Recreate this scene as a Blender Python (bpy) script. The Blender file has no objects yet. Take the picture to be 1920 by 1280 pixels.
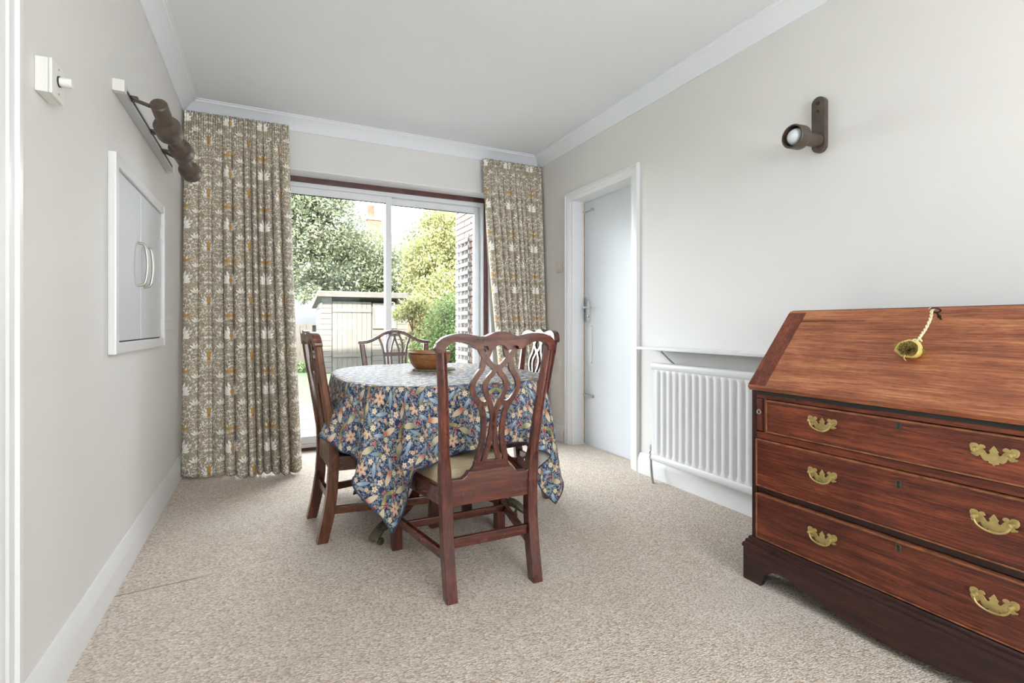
import bpy, bmesh, math, random
import numpy as np
from mathutils import Vector, Matrix

scene = bpy.context.scene
C = scene.collection
PI = math.pi
random.seed(7)

# ------------------------------------------------------------------ camera
CAM_H = 0.97
cam_d = bpy.data.cameras.new('camera')
cam = bpy.data.objects.new('camera', cam_d)
C.objects.link(cam)
cam.location = (0, 0, CAM_H)
cam.rotation_euler = (math.radians(90), 0, math.radians(-25.993))
cam_d.sensor_width = 36.0
cam_d.lens = 17.593
cam_d.shift_y = -0.0155
cam_d.clip_start = 0.02
scene.camera = cam

# ------------------------------------------------------------------ world / sun / big lights / exposure
world = bpy.data.worlds.new('sky')
scene.world = world
world.use_nodes = True
wn = world.node_tree
bg = wn.nodes['Background']
bg.inputs['Color'].default_value = (0.91, 0.95, 1.0, 1)
bg.inputs['Strength'].default_value = 11.5

def lamp(name, kind, loc, rot, energy, color=(1, 1, 1), **kw):
    d = bpy.data.lights.new(name, kind)
    d.energy = energy
    d.color = color
    for k, v in kw.items():
        setattr(d, k, v)
    o = bpy.data.objects.new(name, d)
    o.location = loc
    o.rotation_euler = rot
    C.objects.link(o)
    return o

# the sun stands behind the house and lights the garden
lamp('sun', 'SUN', (0, -4, 12), (math.radians(49), 0, math.radians(-24)), 24.0, (1.0, 0.95, 0.86), angle=0.01)
# portals that guide the daylight through the patio door and through the added window behind the camera
for nm, lc, rx, w_, h_ in (('patio_portal', (0.9, 4.34, 1.05), -90, 1.9, 2.2), ('fill_portal', (1.0, -2.42, 1.50), 90, 1.52, 1.62)):
    pt = lamp(nm, 'AREA', lc, (math.radians(rx), 0, 0), 1.0, shape='RECTANGLE', size=w_, size_y=h_)
    pt.data.cycles.is_portal = True

cy = scene.cycles
cy.max_bounces = 7
cy.diffuse_bounces = 4
cy.glossy_bounces = 3
cy.transmission_bounces = 3
cy.transparent_max_bounces = 8
cy.caustics_reflective = False
cy.caustics_refractive = False
cy.use_adaptive_sampling = True
cy.adaptive_threshold = 0.06
cy.adaptive_min_samples = 16

vs = scene.view_settings
vs.view_transform = 'Standard'
vs.look = 'None'
vs.exposure = 0.52
vs.gamma = 1.0
vs.use_curve_mapping = False

# ------------------------------------------------------------------ node helpers
class X:
    """a scalar socket with arithmetic"""
    def __init__(s, t, k):
        s.t, s.k = t, k
    def _m(s, op, b=None, c=None, clamp=False):
        n = s.t.nodes.new('ShaderNodeMath')
        n.operation = op
        n.use_clamp = clamp
        for i, v in enumerate((s, b, c)):
            if v is None:
                continue
            if isinstance(v, X):
                s.t.links.new(v.k, n.inputs[i])
            else:
                n.inputs[i].default_value = v
        return X(s.t, n.outputs[0])
    def __add__(s, b): return s._m('ADD', b)
    __radd__ = __add__
    def __sub__(s, b): return s._m('SUBTRACT', b)
    def __rsub__(s, b): return (s * -1.0) + b
    def __mul__(s, b): return s._m('MULTIPLY', b)
    __rmul__ = __mul__
    def __truediv__(s, b): return s._m('DIVIDE', b)
    def abs(s): return s._m('ABSOLUTE')
    def frac(s): return s._m('FRACT')
    def floor(s): return s._m('FLOOR')
    def sin(s): return s._m('SINE')
    def cos(s): return s._m('COSINE')
    def sqrt(s): return s._m('SQRT')
    def pow(s, b): return s._m('POWER', b)
    def min(s, b): return s._m('MINIMUM', b)
    def max(s, b): return s._m('MAXIMUM', b)
    def atan2(s, b): return s._m('ARCTAN2', b)
    def lt(s, b): return s._m('LESS_THAN', b)
    def gt(s, b): return s._m('GREATER_THAN', b)
    def sat(s): return s._m('ADD', 0.0, clamp=True)
    def step(s, lo, hi):
        """smooth ramp 0 below lo, 1 above hi"""
        n = s.t.nodes.new('ShaderNodeMapRange')
        n.interpolation_type = 'SMOOTHSTEP'
        s.t.links.new(s.k, n.inputs['Value'])
        n.inputs['From Min'].default_value = lo
        n.inputs['From Max'].default_value = hi
        return X(s.t, n.outputs['Result'])

class Mat:
    def __init__(self, name, base=(0.8, 0.8, 0.8), rough=0.5, metal=0.0, spec=0.5, coat=0.0):
        self.m = bpy.data.materials.new(name)
        self.m.use_nodes = True
        self.t = self.m.node_tree
        self.b = self.t.nodes['Principled BSDF']
        self.b.inputs['Base Color'].default_value = (*base, 1)
        self.b.inputs['Roughness'].default_value = rough
        self.b.inputs['Metallic'].default_value = metal
        self.b.inputs['Specular IOR Level'].default_value = spec
        self.b.inputs['Coat Weight'].default_value = coat
        self.b.inputs['Coat Roughness'].default_value = 0.15
    def node(self, kind, **kw):
        n = self.t.nodes.new(kind)
        for k, v in kw.items():
            setattr(n, k, v)
        return n
    def link(self, a, b):
        self.t.links.new(a.k if isinstance(a, X) else a, b)
    def coords(self, which='Object', scale=None, rot=None):
        tc = self.node('ShaderNodeTexCoord')
        s = tc.outputs[which]
        if scale is not None or rot is not None:
            mp = self.node('ShaderNodeMapping')
            self.link(s, mp.inputs['Vector'])
            if scale is not None:
                mp.inputs['Scale'].default_value = scale
            if rot is not None:
                mp.inputs['Rotation'].default_value = rot
            s = mp.outputs['Vector']
        return s
    def noise(self, vec, scale, detail=3.0, rough=0.5, dist=0.0):
        n = self.node('ShaderNodeTexNoise')
        if vec is not None:
            self.link(vec, n.inputs['Vector'])
        n.inputs['Scale'].default_value = scale
        n.inputs['Detail'].default_value = detail
        n.inputs['Roughness'].default_value = rough
        n.inputs['Distortion'].default_value = dist
        return X(self.t, n.outputs['Fac'])
    def voronoi(self, vec, scale, feature='F1', out='Distance', rand=1.0):
        n = self.node('ShaderNodeTexVoronoi', feature=feature)
        if vec is not None:
            self.link(vec, n.inputs['Vector'])
        n.inputs['Scale'].default_value = scale
        n.inputs['Randomness'].default_value = rand
        return X(self.t, n.outputs[out]) if out == 'Distance' else n.outputs[out]
    def ramp(self, fac, stops):
        n = self.node('ShaderNodeValToRGB')
        self.link(fac, n.inputs['Fac'])
        e = n.color_ramp.elements
        while len(e) < len(stops):
            e.new(0.5)
        for el, (p, c) in zip(e, stops):
            el.position = p
            el.color = (*c, 1)
        return n.outputs['Color']
    def mix(self, a, b, fac):
        """a, b: colour tuple or socket; fac: X / float"""
        n = self.node('ShaderNodeMix', data_type='RGBA')
        for v, i in ((a, 6), (b, 7)):
            if isinstance(v, tuple):
                n.inputs[i].default_value = (*v, 1)
            else:
                self.link(v, n.inputs[i])
        if isinstance(fac, X):
            self.link(fac, n.inputs[0])
        else:
            n.inputs[0].default_value = fac
        return n.outputs[2]
    def color(self, s):
        self.link(s, self.b.inputs['Base Color'])
    def bump(self, h, strength=0.3, dist=0.01):
        n = self.node('ShaderNodeBump')
        n.inputs['Strength'].default_value = strength
        n.inputs['Distance'].default_value = dist
        self.link(h, n.inputs['Height'])
        self.link(n.outputs['Normal'], self.b.inputs['Normal'])

def srgb(r, g, b):
    f = lambda c: (c / 255 / 12.92) if c / 255 <= 0.04045 else ((c / 255 + 0.055) / 1.055) ** 2.4
    return (f(r), f(g), f(b))

def ext(r, g, b, k=0.25):  # outdoor colours darkened below their own tone to offset the strong daylight
    return tuple(c * k for c in srgb(r, g, b))

M = {}

def plain(name, col, rough=0.5, metal=0.0, spec=0.5, noise=0.0, scale=8.0, coat=0.0, bump=0.0, bscale=120.0):
    m = Mat(name, col, rough, metal, spec, coat)
    v = m.coords('Object')
    if noise > 0:
        f = m.noise(v, scale, 2)
        lo = tuple(c * (1 - noise) for c in col)
        hi = tuple(min(1, c * (1 + noise)) for c in col)
        m.color(m.ramp(f, [(0.3, lo), (0.7, hi)]))
    if bump > 0:
        m.bump(m.noise(v, bscale, 3), bump, 0.003)
    M[name] = m.m
    return m.m

plain('wall_paint', (0.80, 0.782, 0.757), 0.62, noise=0.012, scale=2.5)
plain('ceiling_paint', (0.855, 0.88, 0.915), 0.75, noise=0.01, scale=2)
plain('trim_paint', (0.84, 0.84, 0.85), 0.30, noise=0.008, scale=3)
plain('door_paint', (0.68, 0.705, 0.735), 0.34, noise=0.008, scale=2)
plain('reveal_paint', (0.90, 0.91, 0.92), 0.35)
plain('radiator_enamel', (0.84, 0.84, 0.86), 0.28)
plain('white_plastic', (0.83, 0.82, 0.78), 0.35)
plain('cream_plastic', (0.72, 0.68, 0.58), 0.4)
plain('upvc', (0.80, 0.81, 0.83), 0.3, noise=0.01)
plain('hardwood_frame', srgb(88, 50, 46), 0.4, noise=0.25, scale=20)
plain('lamp_bronze', srgb(88, 76, 66), 0.42, metal=0.15, noise=0.22, scale=25)
plain('lamp_dark', (0.02, 0.018, 0.016), 0.6)
plain('bulb_glass', (0.72, 0.76, 0.78), 0.25)
plain('track_aluminium', (0.62, 0.64, 0.65), 0.35, metal=0.2)
plain('chrome', (0.66, 0.66, 0.66), 0.16, metal=0.95)
plain('dull_steel', (0.42, 0.41, 0.39), 0.35, metal=0.85, noise=0.2)
plain('nickel', (0.56, 0.53, 0.46), 0.28, metal=0.8)
plain('brass', srgb(190, 170, 112), 0.42, metal=0.6, noise=0.18, scale=60)
plain('brass_old', srgb(92, 86, 66), 0.5, metal=0.6, noise=0.35, scale=70)
plain('iron', srgb(70, 58, 50), 0.5, metal=0.6, noise=0.3, scale=80)
plain('clear_plate', (0.78, 0.79, 0.80), 0.15)
plain('black_leather', (0.012, 0.012, 0.013), 0.5, bump=0.1)
plain('raw_pine_edge', srgb(196, 172, 132), 0.6, noise=0.15, scale=30)
plain('rope', srgb(232, 222, 180), 0.85, noise=0.12, scale=200)
plain('mat_cork', srgb(150, 142, 118), 0.9, noise=0.3, scale=60)
plain('render_wall', (0.22, 0.215, 0.205), 0.9, noise=0.05)
plain('roof_tile', ext(150, 110, 90), 0.9, noise=0.2, scale=4)
plain('grey_roof', ext(150, 148, 150), 0.9, noise=0.1, scale=3)
plain('shed_felt', ext(196, 192, 186), 0.9, noise=0.1, scale=6)
plain('mortar', ext(205, 200, 194, 0.40), 0.95, noise=0.1, scale=30)
plain('trellis_wood', ext(176, 176, 170, 0.36), 0.8, noise=0.15, scale=14)
plain('bark', ext(120, 108, 92), 0.9, noise=0.3, scale=12, bump=0.4, bscale=30)
plain('terracotta', ext(186, 112, 84), 0.8, noise=0.15, scale=4)
plain('soil', ext(110, 96, 78), 0.95, noise=0.3, scale=6)
plain('dark_void', (0.05, 0.05, 0.055), 0.9)
plain('shed_glass', (0.10, 0.11, 0.12), 0.1)
plain('garden_slab', ext(178, 172, 162), 0.9, noise=0.12, scale=5)

# wood with grain along one local axis
def wood(name, dark, mid, light, axis, scale=1.0, rough=0.3, coat=0.25, stretch=14.0, pores=0.5, wear=0.0):
    m = Mat(name, mid, rough, 0, 0.5, coat)
    sc = [stretch, stretch, stretch]
    sc['XYZ'.index(axis)] = 1.0
    v = m.coords('Object', scale=tuple(s * scale for s in sc))
    n1 = m.noise(v, 1.3, 5, 0.6, 0.5)
    n2 = m.noise(v, 7.0, 5, 0.7, 0.15)
    v0 = m.coords('Object')
    n3 = m.noise(v0, 3.0, 4, 0.6, 0.8)
    f = n1 * 0.34 + n2 * 0.46 + n3 * 0.22
    col = m.ramp(f, [(0.37, dark), (0.51, mid), (0.67, light)])
    fine = m.noise(v, 26.0, 3, 0.6)
    p = fine.step(0.54, 0.64) * pores
    col = m.mix(col, tuple(c * 0.4 for c in dark), p)
    if wear > 0:
        w = m.noise(v0, 14.0, 5, 0.7)
        col = m.mix(col, light, w.step(0.58, 0.75) * wear)
    m.color(col)
    r = m.noise(v0, 6.0, 3)
    m.link(r * 0.18 + (rough - 0.09), m.b.inputs['Roughness'])
    m.bump(fine, 0.12, 0.002)
    M[name] = m.m
    return m.m

for a in 'XYZ':
    wood('mahogany_' + a, srgb(44, 20, 18), srgb(86, 41, 34), srgb(136, 70, 50), a, 1.0, 0.27, 0.3, 14, 0.3, 0.22)
    wood('red_walnut_' + a, srgb(52, 27, 18), srgb(98, 54, 34), srgb(142, 84, 52), a, 1.0, 0.28, 0.4, 14, 0.3, 0.2)
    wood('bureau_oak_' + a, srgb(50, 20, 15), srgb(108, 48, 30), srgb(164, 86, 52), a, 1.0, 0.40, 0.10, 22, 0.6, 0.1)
wood('lid_oak_sheen_Y', srgb(98, 50, 33), srgb(160, 93, 60), srgb(212, 146, 98), 'Y', 1.0, 0.42, 0.10, 22, 0.55, 0.1)  # lighter than the drawers: sheen on the sloping lid put into the colour
for a in 'XYZ':
    wood('dark_oak_' + a, srgb(28, 13, 12), srgb(52, 24, 20), srgb(82, 40, 30), a, 0.9, 0.38, 0.15, 18, 0.45, 0.15)
plain('bead_worn', srgb(142, 88, 58), 0.5, noise=0.4, scale=30)
wood('bowl_wood', srgb(120, 76, 40), srgb(166, 110, 62), srgb(196, 142, 88), 'X', 1.5, 0.4, 0.1, 8, 0.25)
wood('shed_board_Z', ext(190, 176, 160, 0.135), ext(214, 202, 188, 0.135), ext(232, 222, 210, 0.135), 'Z', 0.5, 0.8, 0.0, 10, 0.2)
wood('shed_board_X', ext(190, 178, 164, 0.135), ext(212, 202, 190, 0.135), ext(232, 224, 214, 0.135), 'X', 0.5, 0.8, 0.0, 10, 0.2)
wood('fence_board_Z', ext(160, 148, 134, 0.135), ext(184, 172, 158, 0.135), ext(206, 196, 182, 0.135), 'Z', 0.5, 0.85, 0.0, 10, 0.2)

# bricks, a few tones per brick object
def brick_material():
    m = Mat('brick_clay', ext(168, 128, 112, 0.55), 0.9)
    oi = m.node('ShaderNodeObjectInfo')
    v = m.coords('Object')
    n = m.noise(v, 25, 4, 0.6)
    col = m.ramp(X(m.t, oi.outputs['Random']), [(0.0, ext(164, 138, 124, 0.55)), (0.4, ext(182, 150, 138, 0.55)), (0.75, ext(160, 150, 148, 0.55)), (1.0, ext(192, 166, 152, 0.55))])
    col = m.mix(col, ext(205, 190, 178, 0.55), n.step(0.5, 0.8) * 0.5)
    m.color(col)
    m.bump(n, 0.4, 0.004)
    M['brick_clay'] = m.m
brick_material()

# carpet: rows of small wool loops, flecks
def carpet_material():
    m = Mat('loop_carpet', srgb(186, 170, 154), 0.95, 0, 0.1)
    v = m.coords('Object', scale=(0.58, 1.0, 1.0), rot=(0, 0, 0.10))
    vn = m.node('ShaderNodeTexVoronoi', feature='F1', voronoi_dimensions='2D')
    m.link(v, vn.inputs['Vector'])
    vn.inputs['Scale'].default_value = 205.0
    vor = X(m.t, vn.outputs['Distance'])
    sep = m.node('ShaderNodeSeparateColor')
    m.link(vn.outputs['Color'], sep.inputs[0])
    rnd = X(m.t, sep.outputs[0])
    v0 = m.coords('Object')
    n1 = m.noise(v0, 5.0, 3, 0.6)
    n2 = m.noise(v0, 60.0, 2, 0.7)
    n3 = m.noise(v0, 1.3, 1, 0.5)
    col = m.ramp(rnd, [(0.0, srgb(186, 169, 152)), (0.25, srgb(214, 199, 184)), (0.75, srgb(227, 213, 200)), (1.0, srgb(243, 233, 222))])
    col = m.mix(col, srgb(203, 187, 171), n1.step(0.50, 0.75) * 0.4)
    col = m.mix(col, srgb(232, 225, 217), n3.step(0.48, 0.70) * 0.4)
    col = m.mix(col, srgb(120, 101, 84), n2.step(0.64, 0.72) * rnd.step(0.3, 0.5) * 0.75)
    # loop shading: gaps between the tufts darkened in the colour
    col = m.mix(col, srgb(152, 133, 116), vor.step(0.40, 0.72) * 0.5)
    # pulled seam running out from the left wall
    sp = m.node('ShaderNodeSeparateXYZ')
    m.link(v0, sp.inputs[0])
    sx, sy = X(m.t, sp.outputs[0]), X(m.t, sp.outputs[1])
    d = (sy - (sx * 0.10 + 2.284)).abs()
    line = (1.0 - d.step(0.0015, 0.005)) * (1.0 - sx.step(-0.24, -0.20))
    col = m.mix(col, srgb(126, 104, 84), line * 0.75)
    m.color(col)
    h = (1.0 - vor) * 0.8 + rnd * 0.3 - line * 1.2
    m.bump(h, 0.5, 0.006)
    M['loop_carpet'] = m.m
carpet_material()

# --- printed textiles
def uv(m):
    n = m.node('ShaderNodeUVMap')
    s = m.node('ShaderNodeSeparateXYZ')
    m.link(n.outputs[0], s.inputs[0])
    return X(m.t, s.outputs[0]), X(m.t, s.outputs[1]), n.outputs[0]

def combine(m, x, y):
    c = m.node('ShaderNodeCombineXYZ')
    m.link(x, c.inputs[0])
    m.link(y, c.inputs[1])
    return c.outputs[0]

def tablecloth_material():
    m = Mat('floral_cloth', srgb(44, 56, 88), 0.55, 0, 0.22, 0.04)
    m.b.inputs['Coat Roughness'].default_value = 0.28
    u, v, uvs = uv(m)
    W, Hh = 0.30, 0.27
    u, v = u * 1.22, v * 1.22
    half_col = (u / W).floor()
    v2 = v + (half_col * 0.5).frac() * Hh           # half-drop repeat
    mx = (((u / W).frac() - 0.5) * W).abs()
    def dy(c):
        return (((v2 - c) / Hh + 0.5).frac() - 0.5) * Hh
    soft = 0.0011
    vec = combine(m, mx, v2)
    warp = m.node('ShaderNodeTexNoise')
    m.link(vec, warp.inputs['Vector'])
    warp.inputs['Scale'].default_value = 22
    sepw = m.node('ShaderNodeSeparateColor')
    m.link(warp.outputs['Color'], sepw.inputs[0])
    wx = mx + (X(m.t, sepw.outputs[0]) - 0.5) * 0.05
    wy = v2 + (X(m.t, sepw.outputs[1]) - 0.5) * 0.05
    navy = srgb(38, 50, 84)
    col = m.mix(navy, srgb(50, 62, 96), m.noise(uvs, 9, 2).step(0.4, 0.6))
    # scrolling foliage
    wv = combine(m, wx, wy)
    vor1 = m.node('ShaderNodeTexVoronoi', feature='F1')
    m.link(wv, vor1.inputs['Vector'])
    vor1.inputs['Scale'].default_value = 62
    d1 = X(m.t, vor1.outputs['Distance'])
    s1 = m.node('ShaderNodeSeparateColor')
    m.link(vor1.outputs['Color'], s1.inputs[0])
    r1, r2 = X(m.t, s1.outputs[0]), X(m.t, s1.outputs[1])
    ring = (1.0 - (d1 - 0.36).abs().step(0.05, 0.10)) * r1.gt(0.30)
    blob = (1.0 - d1.step(0.20, 0.28)) * r2.gt(0.45)
    leafcol = m.ramp(r2, [(0.0, srgb(128, 150, 176)), (0.45, srgb(158, 176, 190)), (0.62, srgb(150, 146, 100)), (0.85, srgb(126, 152, 172)), (1.0, srgb(186, 190, 176))])
    col = m.mix(col, leafcol, ring * 0.85)
    col = m.mix(col, leafcol, blob * 0.8)
    nz = m.noise(wv, 34, 2, 0.5)
    vine = 1.0 - (nz - 0.5).abs().step(0.012, 0.026)
    col = m.mix(col, srgb(150, 170, 190), vine * 0.85)
    nz2 = m.noise(wv, 19, 1, 0.5)
    vine2 = 1.0 - (nz2 - 0.47).abs().step(0.006, 0.014)
    col = m.mix(col, srgb(186, 180, 130), vine2 * 0.8)
    def polar(cx, cy):
        ax = mx - cx
        ay = dy(cy)
        r = (ax * ax + ay * ay).sqrt()
        return ax, ay, r, ax.atan2(ay)
    def flower(cx, cy, R, n, c_pet, c_mid, c_eye, lo=0.55):
        nonlocal col
        ax, ay, r, a = polar(cx, cy)
        lobe = (a * (n / 2.0)).cos().abs() * (1 - lo) + lo
        q = r - lobe * R
        col = m.mix(col, navy, 1.0 - (q - 0.0022).step(-soft, soft))
        col = m.mix(col, c_pet, 1.0 - q.step(-soft, soft))
        q2 = r - lobe * (R * 0.58)
        col = m.mix(col, c_mid, (1.0 - q2.step(-soft, soft)) * 0.8)
        col = m.mix(col, c_eye, 1.0 - (r - R * 0.2).step(-soft, soft))
    def leaf(cx, cy, ang, L, Wd, c1, c2):
        nonlocal col
        ax = mx - cx
        ay = dy(cy)
        ca, sa = math.cos(ang), math.sin(ang)
        p = ax * ca + ay * sa
        q = ay * ca - ax * sa
        half = (1.0 - (p / L) * (p / L)).max(0.0) * Wd
        e = q.abs() - half
        col = m.mix(col, navy, 1.0 - (e - 0.0018).step(-soft, soft))
        col = m.mix(col, c1, 1.0 - e.step(-soft, soft))
        col = m.mix(col, c2, (1.0 - e.step(-soft, soft)) * (p / L).step(-0.2, 0.6))
    cream, peach, orange = srgb(222, 206, 178), srgb(218, 178, 148), srgb(200, 122, 90)
    olive, blue, red = srgb(152, 146, 92), srgb(136, 160, 182), srgb(196, 78, 70)
    # scattered small blossoms
    vor2 = m.node('ShaderNodeTexVoronoi', feature='F1')
    m.link(vec, vor2.inputs['Vector'])
    vor2.inputs['Scale'].default_value = 40
    sp2 = m.node('ShaderNodeSeparateXYZ')
    m.link(vor2.outputs['Position'], sp2.inputs[0])
    s2 = m.node('ShaderNodeSeparateColor')
    m.link(vor2.outputs['Color'], s2.inputs[0])
    bx_, by_ = mx - X(m.t, sp2.outputs[0]), v2 - X(m.t, sp2.outputs[1])
    br = (bx_ * bx_ + by_ * by_).sqrt()
    lob = (bx_.atan2(by_) * 2.5).cos().abs() * 0.4 + 0.6
    rs = X(m.t, s2.outputs[0])
    on = rs.gt(0.45)
    pc = m.ramp(rs, [(0.45, srgb(206, 200, 178)), (0.62, srgb(196, 164, 140)), (0.74, srgb(220, 208, 182)), (0.88, srgb(156, 170, 180)), (1.0, srgb(188, 176, 120))])
    col = m.mix(col, navy, (1.0 - (br - lob * 0.0098).step(-soft, soft)) * on)
    col = m.mix(col, pc, (1.0 - (br - lob * 0.0080).step(-soft, soft)) * on)
    col = m.mix(col, srgb(160, 110, 76), (1.0 - (br - 0.0022).step(-soft, soft)) * on)
    # leaf sprays and long two-tone buds
    leaf(0.040, 0.020, 0.7, 0.040, 0.010, blue, srgb(180, 194, 200))
    leaf(0.105, 0.060, -0.9, 0.038, 0.009, blue, olive)
    leaf(0.028, 0.150, -0.5, 0.040, 0.010, olive, srgb(196, 188, 140))
    leaf(0.120, 0.235, 0.9, 0.038, 0.010, blue, srgb(180, 194, 200))
    leaf(0.066, 0.205, 0.35, 0.042, 0.0150, cream, orange)
    leaf(0.088, 0.108, -0.45, 0.042, 0.0155, srgb(214, 200, 166), srgb(148, 150, 118))
    # blossoms
    flower(0.0, 0.075, 0.036, 6, peach, cream, orange, 0.40)
    flower(0.15, 0.165, 0.034, 6, peach, cream, srgb(198, 150, 84), 0.42)
    flower(0.060, 0.062, 0.0155, 5, cream, srgb(238, 226, 200), srgb(190, 150, 80))
    flower(0.120, 0.018, 0.0175, 7, cream, srgb(236, 222, 196), srgb(178, 150, 84))
    flower(0.020, 0.225, 0.0165, 5, srgb(232, 214, 184), cream, srgb(200, 130, 90))
    flower(0.108, 0.195, 0.0145, 6, srgb(214, 206, 170), cream, srgb(160, 150, 80))
    flower(0.048, 0.255, 0.0125, 5, peach, cream, red)
    # berries
    for cx, cy in ((0.030, 0.118), (0.042, 0.128), (0.026, 0.132), (0.130, 0.092), (0.142, 0.104), (0.128, 0.112), (0.078, 0.160), (0.008, 0.180)):
        ax, ay, r, a = polar(cx, cy)
        col = m.mix(col, red, 1.0 - (r - 0.0060).step(-soft, soft))
        col = m.mix(col, srgb(222, 150, 140), 1.0 - (r - 0.0022).step(-soft, soft))
    m.color(col)
    v0 = m.coords('Object', scale=(1, 1, 1))
    rp = m.noise(m.coords('Object', scale=(6, 20, 6), rot=(0, 0, 0.35)), 2.2, 3, 0.6)
    m.bump(rp * 0.8 + m.noise(v0, 260, 2) * 0.2, 0.22, 0.006)
    M['floral_cloth'] = m.m
tablecloth_material()
plain('cloth_backing', srgb(196, 190, 182), 0.8, noise=0.06, scale=40)
plain('cloth_hem', srgb(52, 58, 78), 0.6)

def curtain_material():
    m = Mat('leafy_curtain', srgb(150, 138, 118), 0.9, 0, 0.15)
    u, v, uvs = uv(m)
    W, Hh = 0.30, 0.36
    mx = (((u / W).frac() - 0.5) * W).abs()
    def dy(c):
        return (((v - c) / Hh + 0.5).frac() - 0.5) * Hh
    soft = 0.0014
    vp = (v / Hh).frac() * Hh
    vec = combine(m, mx, vp)
    warp = m.node('ShaderNodeTexNoise')
    m.link(vec, warp.inputs['Vector'])
    warp.inputs['Scale'].default_value = 20
    sepw = m.node('ShaderNodeSeparateColor')
    m.link(warp.outputs['Color'], sepw.inputs[0])
    wx = mx + (X(m.t, sepw.outputs[0]) - 0.5) * 0.06
    wy = vp + (X(m.t, sepw.outputs[1]) - 0.5) * 0.06
    wv = combine(m, wx, wy)
    ground = srgb(150, 138, 117)
    dark = srgb(110, 100, 84)
    pale = srgb(218, 211, 199)
    col = m.mix(ground, srgb(162, 149, 127), m.noise(uvs, 12, 2).step(0.4, 0.6))
    vor1 = m.node('ShaderNodeTexVoronoi', feature='F1')
    m.link(wv, vor1.inputs['Vector'])
    vor1.inputs['Scale'].default_value = 58
    d1 = X(m.t, vor1.outputs['Distance'])
    s1 = m.node('ShaderNodeSeparateColor')
    m.link(vor1.outputs['Color'], s1.inputs[0])
    r1 = X(m.t, s1.outputs[0])
    col = m.mix(col, srgb(200, 191, 175), (1.0 - d1.step(0.30, 0.42)) * r1.gt(0.35) * 0.9)
    col = m.mix(col, dark, (1.0 - (d1 - 0.44).abs().step(0.03, 0.09)) * 0.75)
    nz = m.noise(wv, 30, 2, 0.5)
    col = m.mix(col, pale, (1.0 - (nz - 0.5).abs().step(0.016, 0.034)) * 0.85)
    nz2 = m.noise(wv, 46, 1, 0.5)
    col = m.mix(col, dark, (1.0 - (nz2 - 0.52).abs().step(0.010, 0.022)) * 0.7)
    def leaf(cx, cy, ang, L, Wd, c):
        """pointed leaf growing from (cx, cy), ang from upright"""
        nonlocal col
        sa, ca = math.sin(ang), math.cos(ang)
        ax, ay = mx - (cx + sa * L), dy(cy + ca * L)
        p = ax * sa + ay * ca
        q = ax * ca - ay * sa
        e = q.abs() - (1.0 - (p / L) * (p / L)).max(0.0) * Wd
        col = m.mix(col, dark, (1.0 - (e - 0.0022).step(-soft, soft)) * 0.75)
        col = m.mix(col, c, 1.0 - e.step(-soft, soft))
    ochre = srgb(164, 124, 62)
    rust = srgb(146, 98, 54)
    wh, wh2 = srgb(228, 222, 212), srgb(216, 209, 196)
    for an, L_ in ((1.25, 0.022), (0.85, 0.026), (0.45, 0.030)):
        leaf(0.0, 0.03, an, L_, 0.0075, wh)
    leaf(0.0, 0.03, 0.0, 0.028, 0.010, ochre)
    for an, L_ in ((-1.45, 0.026), (-1.05, 0.032), (-0.65, 0.037), (-0.28, 0.040)):
        leaf(0.15, 0.17, an, L_, 0.0085, wh)
    leaf(0.15, 0.165, -0.12, 0.020, 0.006, ochre)
    for an in (-0.9, -0.3, 0.3, 0.9):
        leaf(0.075, 0.10, an, 0.020, 0.006, wh2)
        leaf(0.070, 0.27, an, 0.018, 0.006, wh2)
    for cx, cy, R, c in ((0.136, 0.315, 0.014, ochre), (0.114, 0.318, 0.010, ochre), (0.0, 0.034, 0.009, rust)):
        ax, ay = mx - cx, dy(cy)
        r = (ax * ax + ay * ay).sqrt()
        col = m.mix(col, c, (1.0 - (r - R).step(-0.003, 0.003)) * 0.85)
    gain = m.node('ShaderNodeMix', data_type='RGBA', blend_type='MULTIPLY')
    gain.inputs[0].default_value = 1.0
    m.link(col, gain.inputs[6])
    gain.inputs[7].default_value = (1.58, 1.60, 1.66, 1)
    col = gain.outputs[2]
    m.color(col)
    m.bump(m.noise(uvs, 500, 2), 0.1, 0.002)
    m.b.inputs['Sheen Weight'].default_value = 0.15
    M['leafy_curtain'] = m.m
curtain_material()
plain('curtain_lining', (0.74, 0.74, 0.73), 0.9)

def seat_material():
    m = Mat('cream_seat', srgb(214, 196, 160), 0.62, 0, 0.3)
    v0 = m.coords('Object')
    big = m.noise(v0, 9, 4, 0.7, 1.6)
    fine = m.noise(m.coords('Object', scale=(3, 16, 3)), 8, 3, 0.6, 1.0)
    col = m.ramp(fine, [(0.35, srgb(196, 176, 140)), (0.6, srgb(222, 206, 172))])
    col = m.mix(col, srgb(112, 92, 66), big.step(0.57, 0.66) * fine.step(0.42, 0.56) * 0.75)
    m.color(col)
    M['cream_seat'] = m.m
seat_material()
plain('grey_seat', srgb(176, 166, 150), 0.8, noise=0.1, scale=30)

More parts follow.
